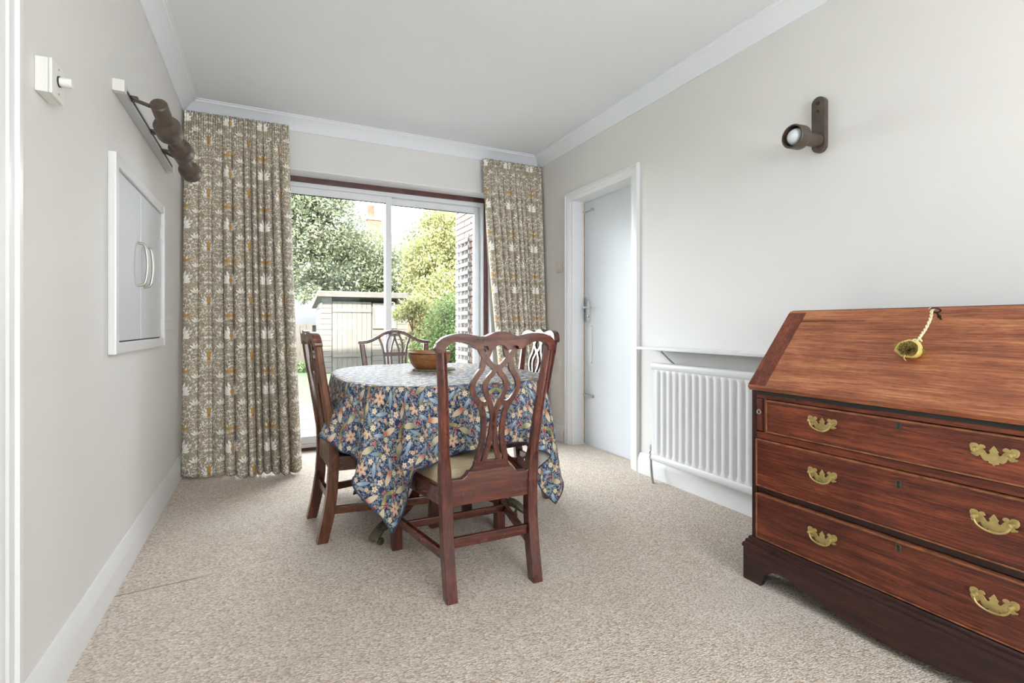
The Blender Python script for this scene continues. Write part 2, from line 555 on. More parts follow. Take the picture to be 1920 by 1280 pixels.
def foliage(name, c1, c2, c3):
    m = Mat(name, c2, 0.6, 0, 0.3)
    at = m.node('ShaderNodeAttribute', attribute_name='tone')
    m.color(m.ramp(X(m.t, at.outputs['Fac']), [(0.0, c1), (0.5, c2), (1.0, c3)]))
    # thin leaves let light through
    tr = m.node('ShaderNodeBsdfTranslucent')
    tr.inputs['Color'].default_value = (*c3, 1)
    mx = m.node('ShaderNodeMixShader')
    mx.inputs[0].default_value = 0.3
    m.link(m.b.outputs[0], mx.inputs[1])
    m.link(tr.outputs[0], mx.inputs[2])
    m.link(mx.outputs[0], m.t.nodes['Material Output'].inputs['Surface'])
    M[name] = m.m
def fol(r, g, b):
    return ext(r, g, b, 0.70)
foliage('leaf_green', fol(52, 60, 46), fol(104, 112, 86), fol(156, 160, 132))
foliage('leaf_yellow', fol(72, 80, 48), fol(128, 132, 84), fol(176, 170, 120))
foliage('leaf_conifer', fol(56, 76, 44), fol(94, 116, 66), fol(134, 150, 96))
foliage('leaf_ivy', fol(60, 80, 58), fol(92, 116, 78), fol(130, 148, 108))

def lawn_material():
    m = Mat('lawn_grass', srgb(140, 170, 110), 0.95, 0, 0.1)
    v = m.coords('Object')
    n = m.noise(v, 9, 5, 0.7)
    m.color(m.ramp(n, [(0.3, ext(150, 176, 130)), (0.7, ext(186, 204, 160))]))
    m.bump(m.noise(v, 90, 3), 0.5, 0.02)
    M['lawn_grass'] = m.m
lawn_material()

def glass_material():
    m = bpy.data.materials.new('window_glass')
    m.use_nodes = True
    t = m.node_tree
    t.nodes.remove(t.nodes['Principled BSDF'])
    out = t.nodes['Material Output']
    tr = t.nodes.new('ShaderNodeBsdfTransparent')
    tr.inputs[0].default_value = (0.94, 0.96, 0.96, 1)
    gl = t.nodes.new('ShaderNodeBsdfGlossy')
    gl.inputs['Roughness'].default_value = 0.02
    fr = t.nodes.new('ShaderNodeFresnel')
    fr.inputs['IOR'].default_value = 1.12
    mx = t.nodes.new('ShaderNodeMixShader')
    t.links.new(fr.outputs[0], mx.inputs[0])
    t.links.new(tr.outputs[0], mx.inputs[1])
    t.links.new(gl.outputs[0], mx.inputs[2])
    t.links.new(mx.outputs[0], out.inputs['Surface'])
    M['window_glass'] = m
glass_material()

# ------------------------------------------------------------------ mesh helpers
class MB:
    def __init__(s):
        s.v, s.f = [], []
    def add(s, vs, fs):
        o = len(s.v)
        s.v += [tuple(p) for p in vs]
        s.f += [tuple(i + o for i in f) for f in fs]
        return s
    def box(s, x0, x1, y0, y1, z0, z1):
        vs = [(x0, y0, z0), (x1, y0, z0), (x1, y1, z0), (x0, y1, z0), (x0, y0, z1), (x1, y0, z1), (x1, y1, z1), (x0, y1, z1)]
        return s.add(vs, [(0, 3, 2, 1), (4, 5, 6, 7), (0, 1, 5, 4), (1, 2, 6, 5), (2, 3, 7, 6), (3, 0, 4, 7)])
    def loft(s, rings, cap=True, closed=True):
        """rings: list of equally long point lists"""
        n = len(rings[0])
        vs = [p for r in rings for p in r]
        fs = []
        for i in range(len(rings) - 1):
            for j in range(n if closed else n - 1):
                k = (j + 1) % n
                fs.append((i * n + j, i * n + k, (i + 1) * n + k, (i + 1) * n + j))
        if cap and closed:
            fs.append(tuple(range(n - 1, -1, -1)))
            fs.append(tuple((len(rings) - 1) * n + j for j in range(n)))
        return s.add(vs, fs)
    def tube(s, path, rad, n=8, cap=True):
        """round tube; rad: number or list"""
        P = [Vector(p) for p in path]
        R = rad if isinstance(rad, (list, tuple)) else [rad] * len(P)
        rings = []
        prev = None
        for i, p in enumerate(P):
            t = (P[min(i + 1, len(P) - 1)] - P[max(i - 1, 0)]).normalized()
            if prev is None:
                a = Vector((0, 0, 1)) if abs(t.z) < 0.9 else Vector((1, 0, 0))
                nrm = (a - t * a.dot(t)).normalized()
            else:
                nrm = (prev - t * prev.dot(t)).normalized()
            prev = nrm
            b = t.cross(nrm)
            rings.append([p + (nrm * math.cos(2 * PI * k / n) + b * math.sin(2 * PI * k / n)) * R[i] for k in range(n)])
        return s.loft(rings, cap)
    def lathe(s, prof, n=24, axis=(0, 0, 1), origin=(0, 0, 0), cap=True):
        """prof: (radius, height) list"""
        ax = Vector(axis).normalized()
        a = Vector((1, 0, 0)) if abs(ax.x) < 0.9 else Vector((0, 1, 0))
        e1 = (a - ax * a.dot(ax)).normalized()
        e2 = ax.cross(e1)
        o = Vector(origin)
        rings = [[o + ax * h + (e1 * math.cos(2 * PI * k / n) + e2 * math.sin(2 * PI * k / n)) * max(r, 1e-5) for k in range(n)] for r, h in prof]
        return s.loft(rings, cap)
    def prism(s, poly, depth, place):
        """poly: 2-D outline (any simple polygon, ccw); place(a, b, d) -> 3-D; extruded from d=0 to depth"""
        n = len(poly)
        vs = [place(a, b, 0.0) for a, b in poly] + [place(a, b, depth) for a, b in poly]
        fs = [tuple(range(n - 1, -1, -1)), tuple(range(n, 2 * n))]
        for j in range(n):
            k = (j + 1) % n
            fs.append((j, k, n + k, n + j))
        return s.add(vs, fs)
    def bar(s, pts, w, th, place):
        """flat bar of width w along a 2-D path, thickness th; place(a, b, d)"""
        P = [Vector((a, b)) for a, b in pts]
        W = w if isinstance(w, (list, tuple)) else [w] * len(P)
        rings = []
        for i, p in enumerate(P):
            t = (P[min(i + 1, len(P) - 1)] - P[max(i - 1, 0)]).normalized()
            nn = Vector((-t.y, t.x)) * (W[i] / 2)
            l, r = p + nn, p - nn
            rings.append([place(l.x, l.y, 0), place(r.x, r.y, 0), place(r.x, r.y, th), place(l.x, l.y, th)])
        return s.loft(rings)
    def build(s, name, mat, parent=None, smooth=None, bevel=None, segs=2, tf=None):
        me = bpy.data.meshes.new(name)
        vs = s.v if tf is None else [tuple(tf @ Vector(p)) for p in s.v]
        me.from_pydata(vs, [], s.f)
        bm = bmesh.new()
        bm.from_mesh(me)
        bmesh.ops.remove_doubles(bm, verts=bm.verts, dist=1e-6)
        bmesh.ops.recalc_face_normals(bm, faces=bm.faces)
        if bevel:
            es = [e for e in bm.edges if len(e.link_faces) == 2 and e.calc_face_angle(0) > math.radians(28)]
            bmesh.ops.bevel(bm, geom=es, offset=bevel, segments=segs, profile=0.6, affect='EDGES', clamp_overlap=True)
        bm.to_mesh(me)
        bm.free()
        if smooth is not None:
            for p in me.polygons:
                p.use_smooth = True
            me.set_sharp_from_angle(angle=math.radians(smooth))
        me.materials.append(M[mat])
        o = bpy.data.objects.new(name, me)
        C.objects.link(o)
        if parent is not None:
            o.parent = parent
        return o

def tag(o, label, cat, group=None, kind=None):
    o['label'] = label
    o['category'] = cat
    if group:
        o['group'] = group
    if kind:
        o['kind'] = kind
    return o

def struct(o, label=None, cat=None):
    o['kind'] = 'structure'
    if label:
        o['label'] = label
    if cat:
        o['category'] = cat
    return o

def empty(name, loc, rz=0.0):
    o = bpy.data.objects.new(name, None)
    o.empty_display_size = 0.05
    o.location = loc
    o.rotation_euler = (0, 0, rz)
    C.objects.link(o)
    return o

def smooth_path(pts, n=6):
    """Catmull-Rom through points of any dimension"""
    P = [np.array(p, float) for p in pts]
    out = []
    for i in range(len(P) - 1):
        p0, p1, p2, p3 = P[max(i - 1, 0)], P[i], P[i + 1], P[min(i + 2, len(P) - 1)]
        for k in range(n):
            t = k / n
            out.append(tuple(0.5 * ((2 * p1) + (-p0 + p2) * t + (2 * p0 - 5 * p1 + 4 * p2 - p3) * t * t + (-p0 + 3 * p1 - 3 * p2 + p3) * t ** 3)))
    out.append(tuple(P[-1]))
    return out

def interp(tab, x):
    xs, ys = zip(*tab)
    return float(np.interp(x, xs, ys))

# ------------------------------------------------------------------ the room
XL, XR, YB, YF, ZC = -0.514, 2.222, 4.008, -2.2, 2.49
DY0, DY1, DZ = 2.70, 3.46, 2.0          # door opening in the right wall
WX0, WX1, WZ = -0.02, 1.80, 2.125       # patio door opening in the back wall
FY = 4.21                               # patio frame plane

struct(MB().box(XL - 0.3, XR + 0.3, YF - 0.3, YB + 0.34, -0.12, 0.0).build('floor', 'loop_carpet'), 'beige loop-pile carpet covering the whole dining room floor', 'floor')
struct(MB().box(XL - 0.3, XR + 0.3, YF - 0.3, YB + 0.34, ZC, ZC + 0.2).build('ceiling', 'ceiling_paint'), 'plain white painted ceiling', 'ceiling')
# left wall with a doorway near the camera
wl = MB()
wl.box(XL - 0.12, XL, 1.40, YB, 0, ZC).box(XL - 0.12, XL, 0.55, 1.40, 2.02, ZC).box(XL - 0.12, XL, YF, 0.55, 0, ZC)
struct(wl.build('wall_left', 'wall_paint'), 'white painted left wall with the serving hatch', 'wall')
wr = MB()
wr.box(XR, XR + 0.2, DY1, YB, 0, ZC).box(XR, XR + 0.2, DY0, DY1, DZ, ZC).box(XR, XR + 0.2, YF, DY0, 0, ZC)
struct(wr.build('wall_right', 'wall_paint'), 'off-white painted right wall with door and radiator', 'wall')
wb = MB()
wb.box(XL - 0.12, WX0, YB, YB + 0.3, 0, ZC).box(WX1, XR + 0.2, YB, YB + 0.3, 0, ZC).box(WX0, WX1, YB, YB + 0.3, WZ, ZC)
struct(wb.build('wall_back', 'wall_paint'), 'off-white painted end wall around the patio door', 'wall')
wf = MB()
wf.box(XL - 0.12, 0.25, YF - 0.2, YF, 0, ZC).box(1.75, XR + 0.2, YF - 0.2, YF, 0, ZC)
wf.box(0.25, 1.75, YF - 0.2, YF, 2.30, ZC).box(0.25, 1.75, YF - 0.2, YF, 0, 0.70)
struct(wf.build('wall_front', 'wall_paint'), 'off-white wall behind the viewer with an added window for fill light', 'wall')
# unseen window added in the front wall to bring in fill light
wfr = MB()
for a, b, c, d in ((0.25, 1.75, 0.70, 0.75), (0.25, 1.75, 2.25, 2.30), (0.25, 0.30, 0.75, 2.25), (1.70, 1.75, 0.75, 2.25), (0.975, 1.025, 0.75, 2.25)):
    wfr.box(a, b, YF - 0.14, YF - 0.07, c, d)
w2 = struct(wfr.build('fill_window', 'upvc'), 'white framed window added behind the viewer to bring in fill light', 'window')
MB().box(0.29, 1.71, YF - 0.11, YF - 0.105, 0.74, 2.26).build('glass_pane', 'window_glass', w2)

# upper storey over the room, brick-coloured: shades the patio
struct(MB().box(-6, 9, YF - 0.3, YB + 0.29, ZC + 0.2, 7.75).build('wall_upper', 'render_wall'), 'pale rendered wall of the upper storey', 'wall')

# cornice with mitred ends
prof = [(0, -0.092), (0.010, -0.092), (0.014, -0.080), (0.020, -0.066), (0.032, -0.047), (0.047, -0.032), (0.064, -0.021), (0.076, -0.017), (0.080, -0.008), (0.090, -0.006), (0.090, 0), (0, 0)]
def cornice(name, a0, a1, wall, side, axis, label):
    r0, r1 = [], []
    for p, z in prof:
        q = wall + side * p
        if axis == 'y':
            r0.append((q, a0 + p, ZC + z)); r1.append((q, a1 - p, ZC + z))
        else:
            r0.append((a0 + p, q, ZC + z)); r1.append((a1 - p, q, ZC + z))
    struct(MB().loft([r0, r1]).build(name, 'ceiling_paint', smooth=35), label, 'cornice')
cornice('trim_1', YF, YB, XL, 1, 'y', 'white coved cornice along the left wall')
cornice('trim_2', YF, YB, XR, -1, 'y', 'white coved cornice along the right wall')
cornice('trim_3', XL, XR, YB, -1, 'x', 'white coved cornice above the patio door')
cornice('trim_4', XL, XR, YF, 1, 'x', 'white coved cornice on the wall behind the viewer')

# baseboards
bprof = [(0, 0), (0.020, 0), (0.020, 0.080), (0.018, 0.088), (0.010, 0.122), (0.006, 0.132), (0, 0.132)]
def baseboard(name, a0, a1, wall, side, axis, label):
    f = (lambda p, a, z: (wall + side * p, a, z)) if axis == 'y' else (lambda p, a, z: (a, wall + side * p, z))
    struct(MB().loft([[f(p, a0, z) for p, z in bprof], [f(p, a1, z) for p, z in bprof]]).build(name, 'trim_paint', smooth=30), label, 'skirting')
baseboard('baseboard_left', 1.49, YB, XL, 1, 'y', 'white skirting board along the left wall')
baseboard('baseboard_right', YF, 2.615, XR, -1, 'y', 'white skirting board under the radiator')
baseboard('baseboard_corner', 3.545, YB, XR, -1, 'y', 'short white skirting board between the door and the corner')
baseboard('baseboard_back', WX1, XR - 0.02, YB, -1, 'x', 'white skirting board below the narrow curtain')
baseboard('baseboard_front', XL, XR - 0.02, YF, 1, 'x', 'white skirting board behind the viewer')

# ---- doors
def architrave(name, pts_outer, width, depth, place, mat='trim_paint', parent=None):
    """U-shaped moulded surround: outer outline (a0,a1,top)"""
    a0, a1, top = pts_outer
    prf = [(0, 0), (0, depth * 0.75), (width * 0.10, depth), (width * 0.28, depth), (width * 0.34, depth * 0.72), (width * 0.62, depth * 0.72), (width * 0.68, depth * 0.55), (width * 0.92, depth * 0.45), (width, depth * 0.30), (width, 0)]
    rings = []
    for (a, z, sa, sz) in ((a0, 0, 1, 0), (a0, top, 1, -1), (a1, top, -1, -1), (a1, 0, -1, 0)):
        rings.append([place(a + sa * w, z + sz * w, d) for w, d in prf])
    return MB().loft(rings).build(name, mat, parent, smooth=25)

# right-hand door
door = empty('door_1', (XR + 0.115, 3.44, 0))
struct(door, 'plain white flush door standing closed in the right wall', 'door')
def dpart(mb, name, mat, parent=door, **k):
    return mb.build(name, mat, parent, tf=Matrix.Translation((-(XR + 0.115), -3.44, 0)), **k)
leaf_o = dpart(MB().box(XR + 0.115, XR + 0.155, 2.715, 3.430, 0.006, 1.975), 'door_leaf', 'door_paint', bevel=0.002)
leaf_e = dpart(MB().box(XR + 0.112, XR + 0.150, 3.4302, 3.4385, 0.006, 1.975), 'lipping', 'raw_pine_edge')
jm = MB()
jm.box(XR + 0.001, XR + 0.199, 3.439, 3.4605, 0, DZ + 0.001).box(XR + 0.001, XR + 0.199, 2.6995, 2.712, 0, DZ + 0.001).box(XR + 0.001, XR + 0.199, 2.712, 3.439, 1.979, DZ + 0.001)
dpart(jm, 'door_lining', 'trim_paint')
st = MB()
st.box(XR + 0.157, XR + 0.175, 3.425, 3.439, 0, 1.979).box(XR + 0.157, XR + 0.175, 2.712, 2.726, 0, 1.979)
dpart(st, 'door_stop', 'trim_paint')
ar = architrave('architrave', (2.618, 3.535, 2.055), 0.074, 0.022, lambda a, z, d: (XR - d - (XR + 0.115), a - 3.44, z), parent=door)
ax0 = XR + 0.115
# two slim bolts, lever handle with its plate, mortice plate, finger plate
for z in (1.900, 0.405):
    b = MB().box(ax0 - 0.006, ax0 - 0.0005, 3.300, 3.420, z - 0.011, z + 0.011)
    bo = dpart(b, 'bolt_plate', 'chrome', bevel=0.001)
    dpart(MB().tube([(ax0 - 0.012, 3.305, z), (ax0 - 0.012, 3.450, z)], 0.0045, 8), 'bolt_rod', 'chrome', bo)
    dpart(MB().box(ax0 - 0.022, ax0 - 0.004, 3.308, 3.318, z - 0.008, z + 0.008), 'bolt_knob', 'dull_steel', bo, bevel=0.002)
hp = dpart(MB().box(ax0 - 0.005, ax0 - 0.0005, 3.352, 3.392, 1.010, 1.170), 'handle_plate', 'chrome', bevel=0.0015)
lv = MB().tube([(ax0 - 0.004, 3.372, 1.115), (ax0 - 0.045, 3.372, 1.115)], 0.008, 10)
lv.tube(smooth_path([(ax0 - 0.045, 3.380, 1.115), (ax0 - 0.047, 3.340, 1.116), (ax0 - 0.044, 3.285, 1.112)], 4), [0.0085] * 4 + [0.007] * 5, 10)
dpart(lv, 'lever', 'chrome', hp, smooth=40)
dpart(MB().lathe([(0.010, 0), (0.010, 0.010), (0.006, 0.012)], 12, (-1, 0, 0), (ax0 - 0.004, 3.372, 1.045)), 'thumb_turn', 'chrome', hp, smooth=40)
dpart(MB().box(ax0 - 0.003, ax0 - 0.0003, 3.410, 3.4383, 1.0, 1.20), 'latch_plate', 'dull_steel')
fp = dpart(MB().box(ax0 - 0.004, ax0 - 0.0005, 3.325, 3.395, 0.665, 0.975), 'finger_plate', 'clear_plate', bevel=0.0015)
for z in (0.675, 0.965):
    for y in (3.332, 3.388):
        dpart(MB().lathe([(0.004, 0), (0.003, 0.0025)], 8, (-1, 0, 0), (ax0 - 0.004, y, z)), 'screw', 'dull_steel', fp)

# left-hand doorway beside the viewer
d2 = empty('door_2', (XL, 0.55, 0))
struct(d2, 'white door and frame at the left edge beside the viewer', 'door')
T2 = Matrix.Translation((-XL, -0.55, 0))
MB().box(XL - 0.055, XL - 0.015, 0.585, 1.365, 0.006, 1.985).build('door_leaf', 'door_paint', d2, bevel=0.002, tf=T2)
MB().box(XL - 0.119, XL - 0.0005, 1.370, 1.4005, 0, 2.021).box(XL - 0.119, XL - 0.0005, 0.5495, 0.580, 0, 2.021).box(XL - 0.119, XL - 0.0005, 0.580, 1.370, 1.99, 2.021).build('door_lining', 'trim_paint', d2, tf=T2)
architrave('architrave', (0.47, 1.488, 2.10), 0.092, 0.024, lambda a, z, d: (d, a - 0.55, z), parent=d2)

# white lining of the patio door reveal
rl = MB()
rl.box(WX0 + 0.006, WX1 - 0.006, YB + 0.001, FY - 0.031, WZ - 0.006, WZ - 0.0002)
rl.box(WX0 + 0.0002, WX0 + 0.006, YB + 0.001, FY - 0.031, 0.0, WZ - 0.0002)
rl.box(WX1 - 0.006, WX1 - 0.0002, YB + 0.001, FY - 0.031, 0.0, WZ - 0.0002)
struct(rl.build('trim_5', 'reveal_paint'), 'white painted reveal round the patio door', 'reveal')

# ---- patio door (window_1)
win = empty('window_1', (0.9, FY, 0))
struct(win, 'white sliding patio door in a dark hardwood frame looking onto the garden', 'patio door')
TW = Matrix.Translation((-0.9, -FY, 0))
def wpart(mb, name, mat, parent=win, **k):
    return mb.build(name, mat, parent, tf=TW, **k)
hw = 0.045
wpart(MB().box(WX0, WX1, FY - 0.03, FY + 0.085, WZ - hw, WZ - 0.0005), 'hardwood_head', 'hardwood_frame', bevel=0.003)
wpart(MB().box(WX1 - 0.040, WX1 - 0.0005, FY - 0.03, FY + 0.085, 0.0, WZ - hw), 'hardwood_jamb', 'hardwood_frame', bevel=0.003)
wpart(MB().box(WX0 + 0.0005, WX0 + 0.040, FY - 0.03, FY + 0.085, 0.0, WZ - hw), 'hardwood_jamb', 'hardwood_frame', bevel=0.003)
wpart(MB().box(WX0 + 0.04, WX1 - 0.04, FY - 0.035, FY + 0.085, 0.0, 0.022), 'hardwood_sill', 'hardwood_frame', bevel=0.003)
fx0, fx1, fz1 = WX0 + 0.04, WX1 - 0.04, WZ - hw
wpart(MB().box(fx0, fx1, FY - 0.015, FY + 0.085, fz1 - 0.035, fz1 - 0.0005), 'frame_head', 'upvc', bevel=0.002)
wpart(MB().box(fx1 - 0.026, fx1 - 0.0005, FY - 0.015, FY + 0.085, 0.022, fz1 - 0.035), 'frame_jamb', 'upvc', bevel=0.002)
wpart(MB().box(fx0 + 0.0005, fx0 + 0.026, FY - 0.015, FY + 0.085, 0.022, fz1 - 0.035), 'frame_jamb', 'upvc', bevel=0.002)
tr = wpart(MB().box(fx0, fx1, FY - 0.02, FY + 0.085, 0.022, 0.050), 'frame_track', 'upvc', bevel=0.002)
wpart(MB().box(fx0, fx1, FY - 0.004, FY + 0.002, 0.050, 0.060).box(fx0, fx1, FY + 0.038, FY + 0.044, 0.050, 0.060), 'runner', 'track_aluminium', tr)
def sash(x0, x1, y0, y1, name):
    z0, z1 = 0.052, fz1 - 0.037
    sw, sh = 0.048, 0.055
    s = wpart(MB().box(x0, x0 + sw, y0, y1, z0, z1), name, 'upvc', bevel=0.002)
    wpart(MB().box(x1 - sw, x1, y0, y1, z0, z1), 'sash_stile', 'upvc', s, bevel=0.002)
    wpart(MB().box(x0 + sw, x1 - sw, y0, y1, z1 - sh, z1), 'sash_rail', 'upvc', s, bevel=0.002)
    wpart(MB().box(x0 + sw, x1 - sw, y0, y1, z0, z0 + sh), 'sash_rail', 'upvc', s, bevel=0.002)
    wpart(MB().box(x0 + sw, x1 - sw, (y0 + y1) / 2 - 0.003, (y0 + y1) / 2 + 0.003, z0 + sh, z1 - sh), 'glass_pane', 'window_glass', s)
    wpart(MB().box(x0 + sw, x1 - sw, y0 + 0.006, y0 + 0.010, z1 - sh - 0.006, z1 - sh), 'gasket', 'dark_void', s)
    return s
sash(fx0 + 0.027, 0.928, FY - 0.012, FY + 0.022, 'sash_stile')
sr = sash(0.880, fx1 - 0.027, FY + 0.028, FY + 0.062, 'sash_stile')
wpart(MB().lathe([(0.010, 0), (0.010, 0.004), (0.004, 0.006)], 12, (0, -1, 0), (1.655, FY + 0.042, 1.90)), 'sash_lock', 'dull_steel', sr)

# ------------------------------------------------------------------ wall fittings
# serving hatch on the left wall
hat = empty('serving_hatch', (XL, 2.23, 0.86))
tag(hat, 'white two-door serving hatch with bow handles set in the left wall', 'hatch')
TH = Matrix.Translation((-XL, -2.23, -0.86))
hy0, hy1, hz0, hz1 = 2.232, 3.200, 0.865, 1.595
fwid = 0.042
for (y0, y1, z0, z1, d) in ((hy0, hy0 + fwid, hz0, hz1, 0.026), (hy1 - fwid, hy1, hz0, hz1, 0.026), (hy0 + fwid, hy1 - fwid, hz1 - fwid, hz1, 0.024), (hy0 + fwid, hy1 - fwid, hz0, hz0 + fwid, 0.024)):
    MB().box(XL, XL + d, y0, y1, z0, z1).build('frame_board', 'trim_paint', hat, bevel=0.005, tf=TH)
ym = 2.690
for k, (y0, y1) in enumerate(((hy0 + fwid + 0.002, ym - 0.002), (ym + 0.002, hy1 - fwid - 0.002))):
    dl = MB().box(XL, XL + 0.012, y0, y1, hz0 + fwid + 0.005, hz1 - fwid - 0.003).build('hatch_door', 'door_paint', hat, bevel=0.002, tf=TH)
    yy = ym - 0.060 if k == 0 else ym + 0.055
    path = smooth_path([(XL + 0.012, yy, 1.142), (XL + 0.036, yy, 1.150), (XL + 0.044, yy, 1.185), (XL + 0.047, yy, 1.232), (XL + 0.044, yy, 1.280), (XL + 0.036, yy, 1.316), (XL + 0.012, yy, 1.324)], 5)
    MB().tube(path, 0.0055, 10).build('bow_handle', 'nickel', dl, smooth=50, tf=TH)
    yh = y0 + 0.003 if k == 0 else y1 - 0.003
    for z in (1.448, 0.975):
        MB().box(XL + 0.0119, XL + 0.0165, yh - 0.014, yh + 0.006, z - 0.032, z + 0.032).tube([(XL + 0.017, yh, z - 0.034), (XL + 0.017, yh, z + 0.034)], 0.0045, 8).build('hinge', 'trim_paint', dl, tf=TH)
MB().box(XL + 0.001, XL + 0.005, hy0 + fwid, hy1 - fwid, hz0 + fwid, hz0 + fwid + 0.006).build('gap_shade', 'dark_void', hat, tf=TH)  # dark strip standing in for the shade in the gap below the doors

# dimmer switch
dm = empty('dimmer_switch', (XL, 1.655, 1.59))
tag(dm, 'white dimmer switch with round knob high on the left wall', 'switch')
TD = Matrix.Translation((-XL, -1.655, -1.59))
MB().box(XL, XL + 0.026, 1.612, 1.698, 1.547, 1.633).build('back_box', 'white_plastic', dm, bevel=0.003, tf=TD)
MB().box(XL + 0.0262, XL + 0.034, 1.611, 1.699, 1.546, 1.634).build('face_plate', 'white_plastic', dm, bevel=0.003, tf=TD)
MB().lathe([(0.0135, 0), (0.0135, 0.003)], 20, (1, 0, 0), (XL + 0.034, 1.655, 1.592)).build('knob_collar', 'lamp_dark', dm, tf=TD)
MB().lathe([(0.0115, 0), (0.0115, 0.024), (0.010, 0.027), (0, 0.027)], 20, (1, 0, 0), (XL + 0.0345, 1.655, 1.592)).build('knob', 'white_plastic', dm, smooth=40, tf=TD)
for z in (1.622, 1.560):
    MB().lathe([(0.003, 0), (0.002, 0.0012)], 8, (1, 0, 0), (XL + 0.034, 1.655, z)).build('screw', 'dull_steel', dm, tf=TD)

# switch by the door
sw = empty('light_switch', (XR, 3.627, 1.463))
tag(sw, 'small cream light switch between the narrow curtain and the door', 'switch')
TS = Matrix.Translation((-XR, -3.627, -1.463))
MB().box(XR - 0.010, XR, 3.584, 3.670, 1.420, 1.506).build('face_plate', 'cream_plastic', sw, bevel=0.003, tf=TS)
MB().box(XR - 0.015, XR - 0.0102, 3.617, 3.637, 1.446, 1.480).build('rocker', 'cream_plastic', sw, bevel=0.002, tf=TS)

# track light with three spotlights
trk = empty('track_light', (XL, 2.85, 1.855))
tag(trk, 'white wall track carrying three dark bronze spotlights above the hatch', 'track light')
TT = Matrix.Translation((-XL, -2.85, -1.855))
ty0, ty1, tz = 2.285, 3.400, 1.855
tb = MB().box(XL, XL + 0.034, ty0 + 0.03, ty1 - 0.03, tz - 0.019, tz + 0.019).build('track_rail', 'track_aluminium', trk, bevel=0.002, tf=TT)
MB().box(XL + 0.0335, XL + 0.0345, ty0 + 0.06, ty1 - 0.06, tz - 0.006, tz + 0.006).build('track_slot', 'lamp_dark', tb, tf=TT)
for y in (ty0, ty1 - 0.031):
    MB().box(XL, XL + 0.038, y, y + 0.031, tz - 0.022, tz + 0.022).build('end_cap', 'white_plastic', trk, bevel=0.003, tf=TT)
def spot(ya, tail, head):
    t0, t1 = Vector(tail), Vector(head)
    ax = (t1 - t0).normalized()
    L = (t1 - t0).length
    body = MB().lathe([(0.0, 0.0), (0.024, 0.0), (0.0295, 0.004), (0.0295, L * 0.52), (0.032, L * 0.54), (0.046, L * 0.64), (0.048, L * 0.67), (0.048, L * 0.97), (0.045, L), (0.041, L), (0.039, L * 0.8), (0.0, L * 0.78)], 28, ax, t0, cap=False).build('spot_body', 'lamp_bronze', trk, smooth=35, tf=TT)
    MB().lathe([(0.035, L * 0.79), (0.035, L * 0.90), (0.026, L * 0.97), (0.0, L)], 24, ax, t0, cap=False).build('bulb', 'bulb_glass', body, smooth=50, tf=TT)
    base = Vector((XL + 0.034, ya, tz))
    joint = t0 + ax * (L * 0.10) + Vector((-0.031, 0, 0))
    arm = MB().tube([base + Vector((0.004, 0, 0)), base.lerp(joint, 0.12), joint], [0.0085, 0.0075, 0.0075], 10)
    arm.lathe([(0.012, 0.0), (0.012, 0.02), (0.008, 0.024)], 14, (1, 0, 0), base)
    arm.build('swivel_arm', 'lamp_bronze', trk, smooth=40, tf=TT)
spot(2.405, (-0.372, 2.285, 1.806), (-0.358, 2.455, 1.748))
spot(2.775, (-0.392, 2.665, 1.815), (-0.362, 2.845, 1.792))
spot(3.060, (-0.395, 2.955, 1.815), (-0.358, 3.115, 1.765))

# wall spotlight on the right wall
wlm = empty('wall_spotlight', (XR, 1.403, 1.863))
tag(wlm, 'dark bronze single wall spotlight above the bureau', 'wall light')
TL = Matrix.Translation((-XR, -1.403, -1.863))
poly = []
for k in range(13):
    a = PI * k / 12
    poly.append((0.030 * math.cos(a), 0.094 + 0.030 * math.sin(a)))
for k in range(13):
    a = PI + PI * k / 12
    poly.append((0.030 * math.cos(a), -0.094 + 0.030 * math.sin(a)))
MB().prism(poly, 0.026, lambda a, b, d: (XR - d, 1.403 + a, 1.863 + b)).build('back_plate', 'lamp_bronze', wlm, bevel=0.003, smooth=35, tf=TL)
for z, r in ((1.957, 0.0085), (1.922, 0.0055)):
    MB().lathe([(r, 0), (r, 0.004), (r * 0.6, 0.006)], 14, (-1, 0, 0), (XR - 0.026, 1.403, z)).build('fixing_screw', 'lamp_dark', wlm, smooth=40, tf=TL)
hx, hy, hz = XR - 0.027, 1.403, 1.790
ax = Vector((-0.985, 0.05, -0.02)).normalized()
L = 0.165
bd = MB().lathe([(0.0, 0), (0.024, 0), (0.0285, 0.004), (0.0285, 0.082), (0.031, 0.085), (0.050, 0.108), (0.051, 0.112), (0.051, L - 0.003), (0.049, L), (0.044, L), (0.042, L - 0.035), (0, L - 0.04)], 30, ax, (hx, hy, hz), cap=False).build('spot_body', 'lamp_bronze', wlm, smooth=32, tf=TL)
MB().lathe([(0.036, L - 0.038), (0.036, L - 0.020), (0.030, L - 0.008), (0.018, L + 0.004), (0.0, L + 0.009)], 24, ax, (hx, hy, hz), cap=False).build('bulb', 'bulb_glass', bd, smooth=60, tf=TL)

# radiator
ry0, ry1, rz0, rz1, rx0, rx1 = 1.40, 2.395, 0.142, 0.742, XR - 0.105, XR - 0.045
rad = empty('radiator', (XR, (ry0 + ry1) / 2, rz0))
tag(rad, 'white ribbed panel radiator on the right wall beside the bureau', 'radiator')
TR = Matrix.Translation((-XR, -(ry0 + ry1) / 2, -rz0))
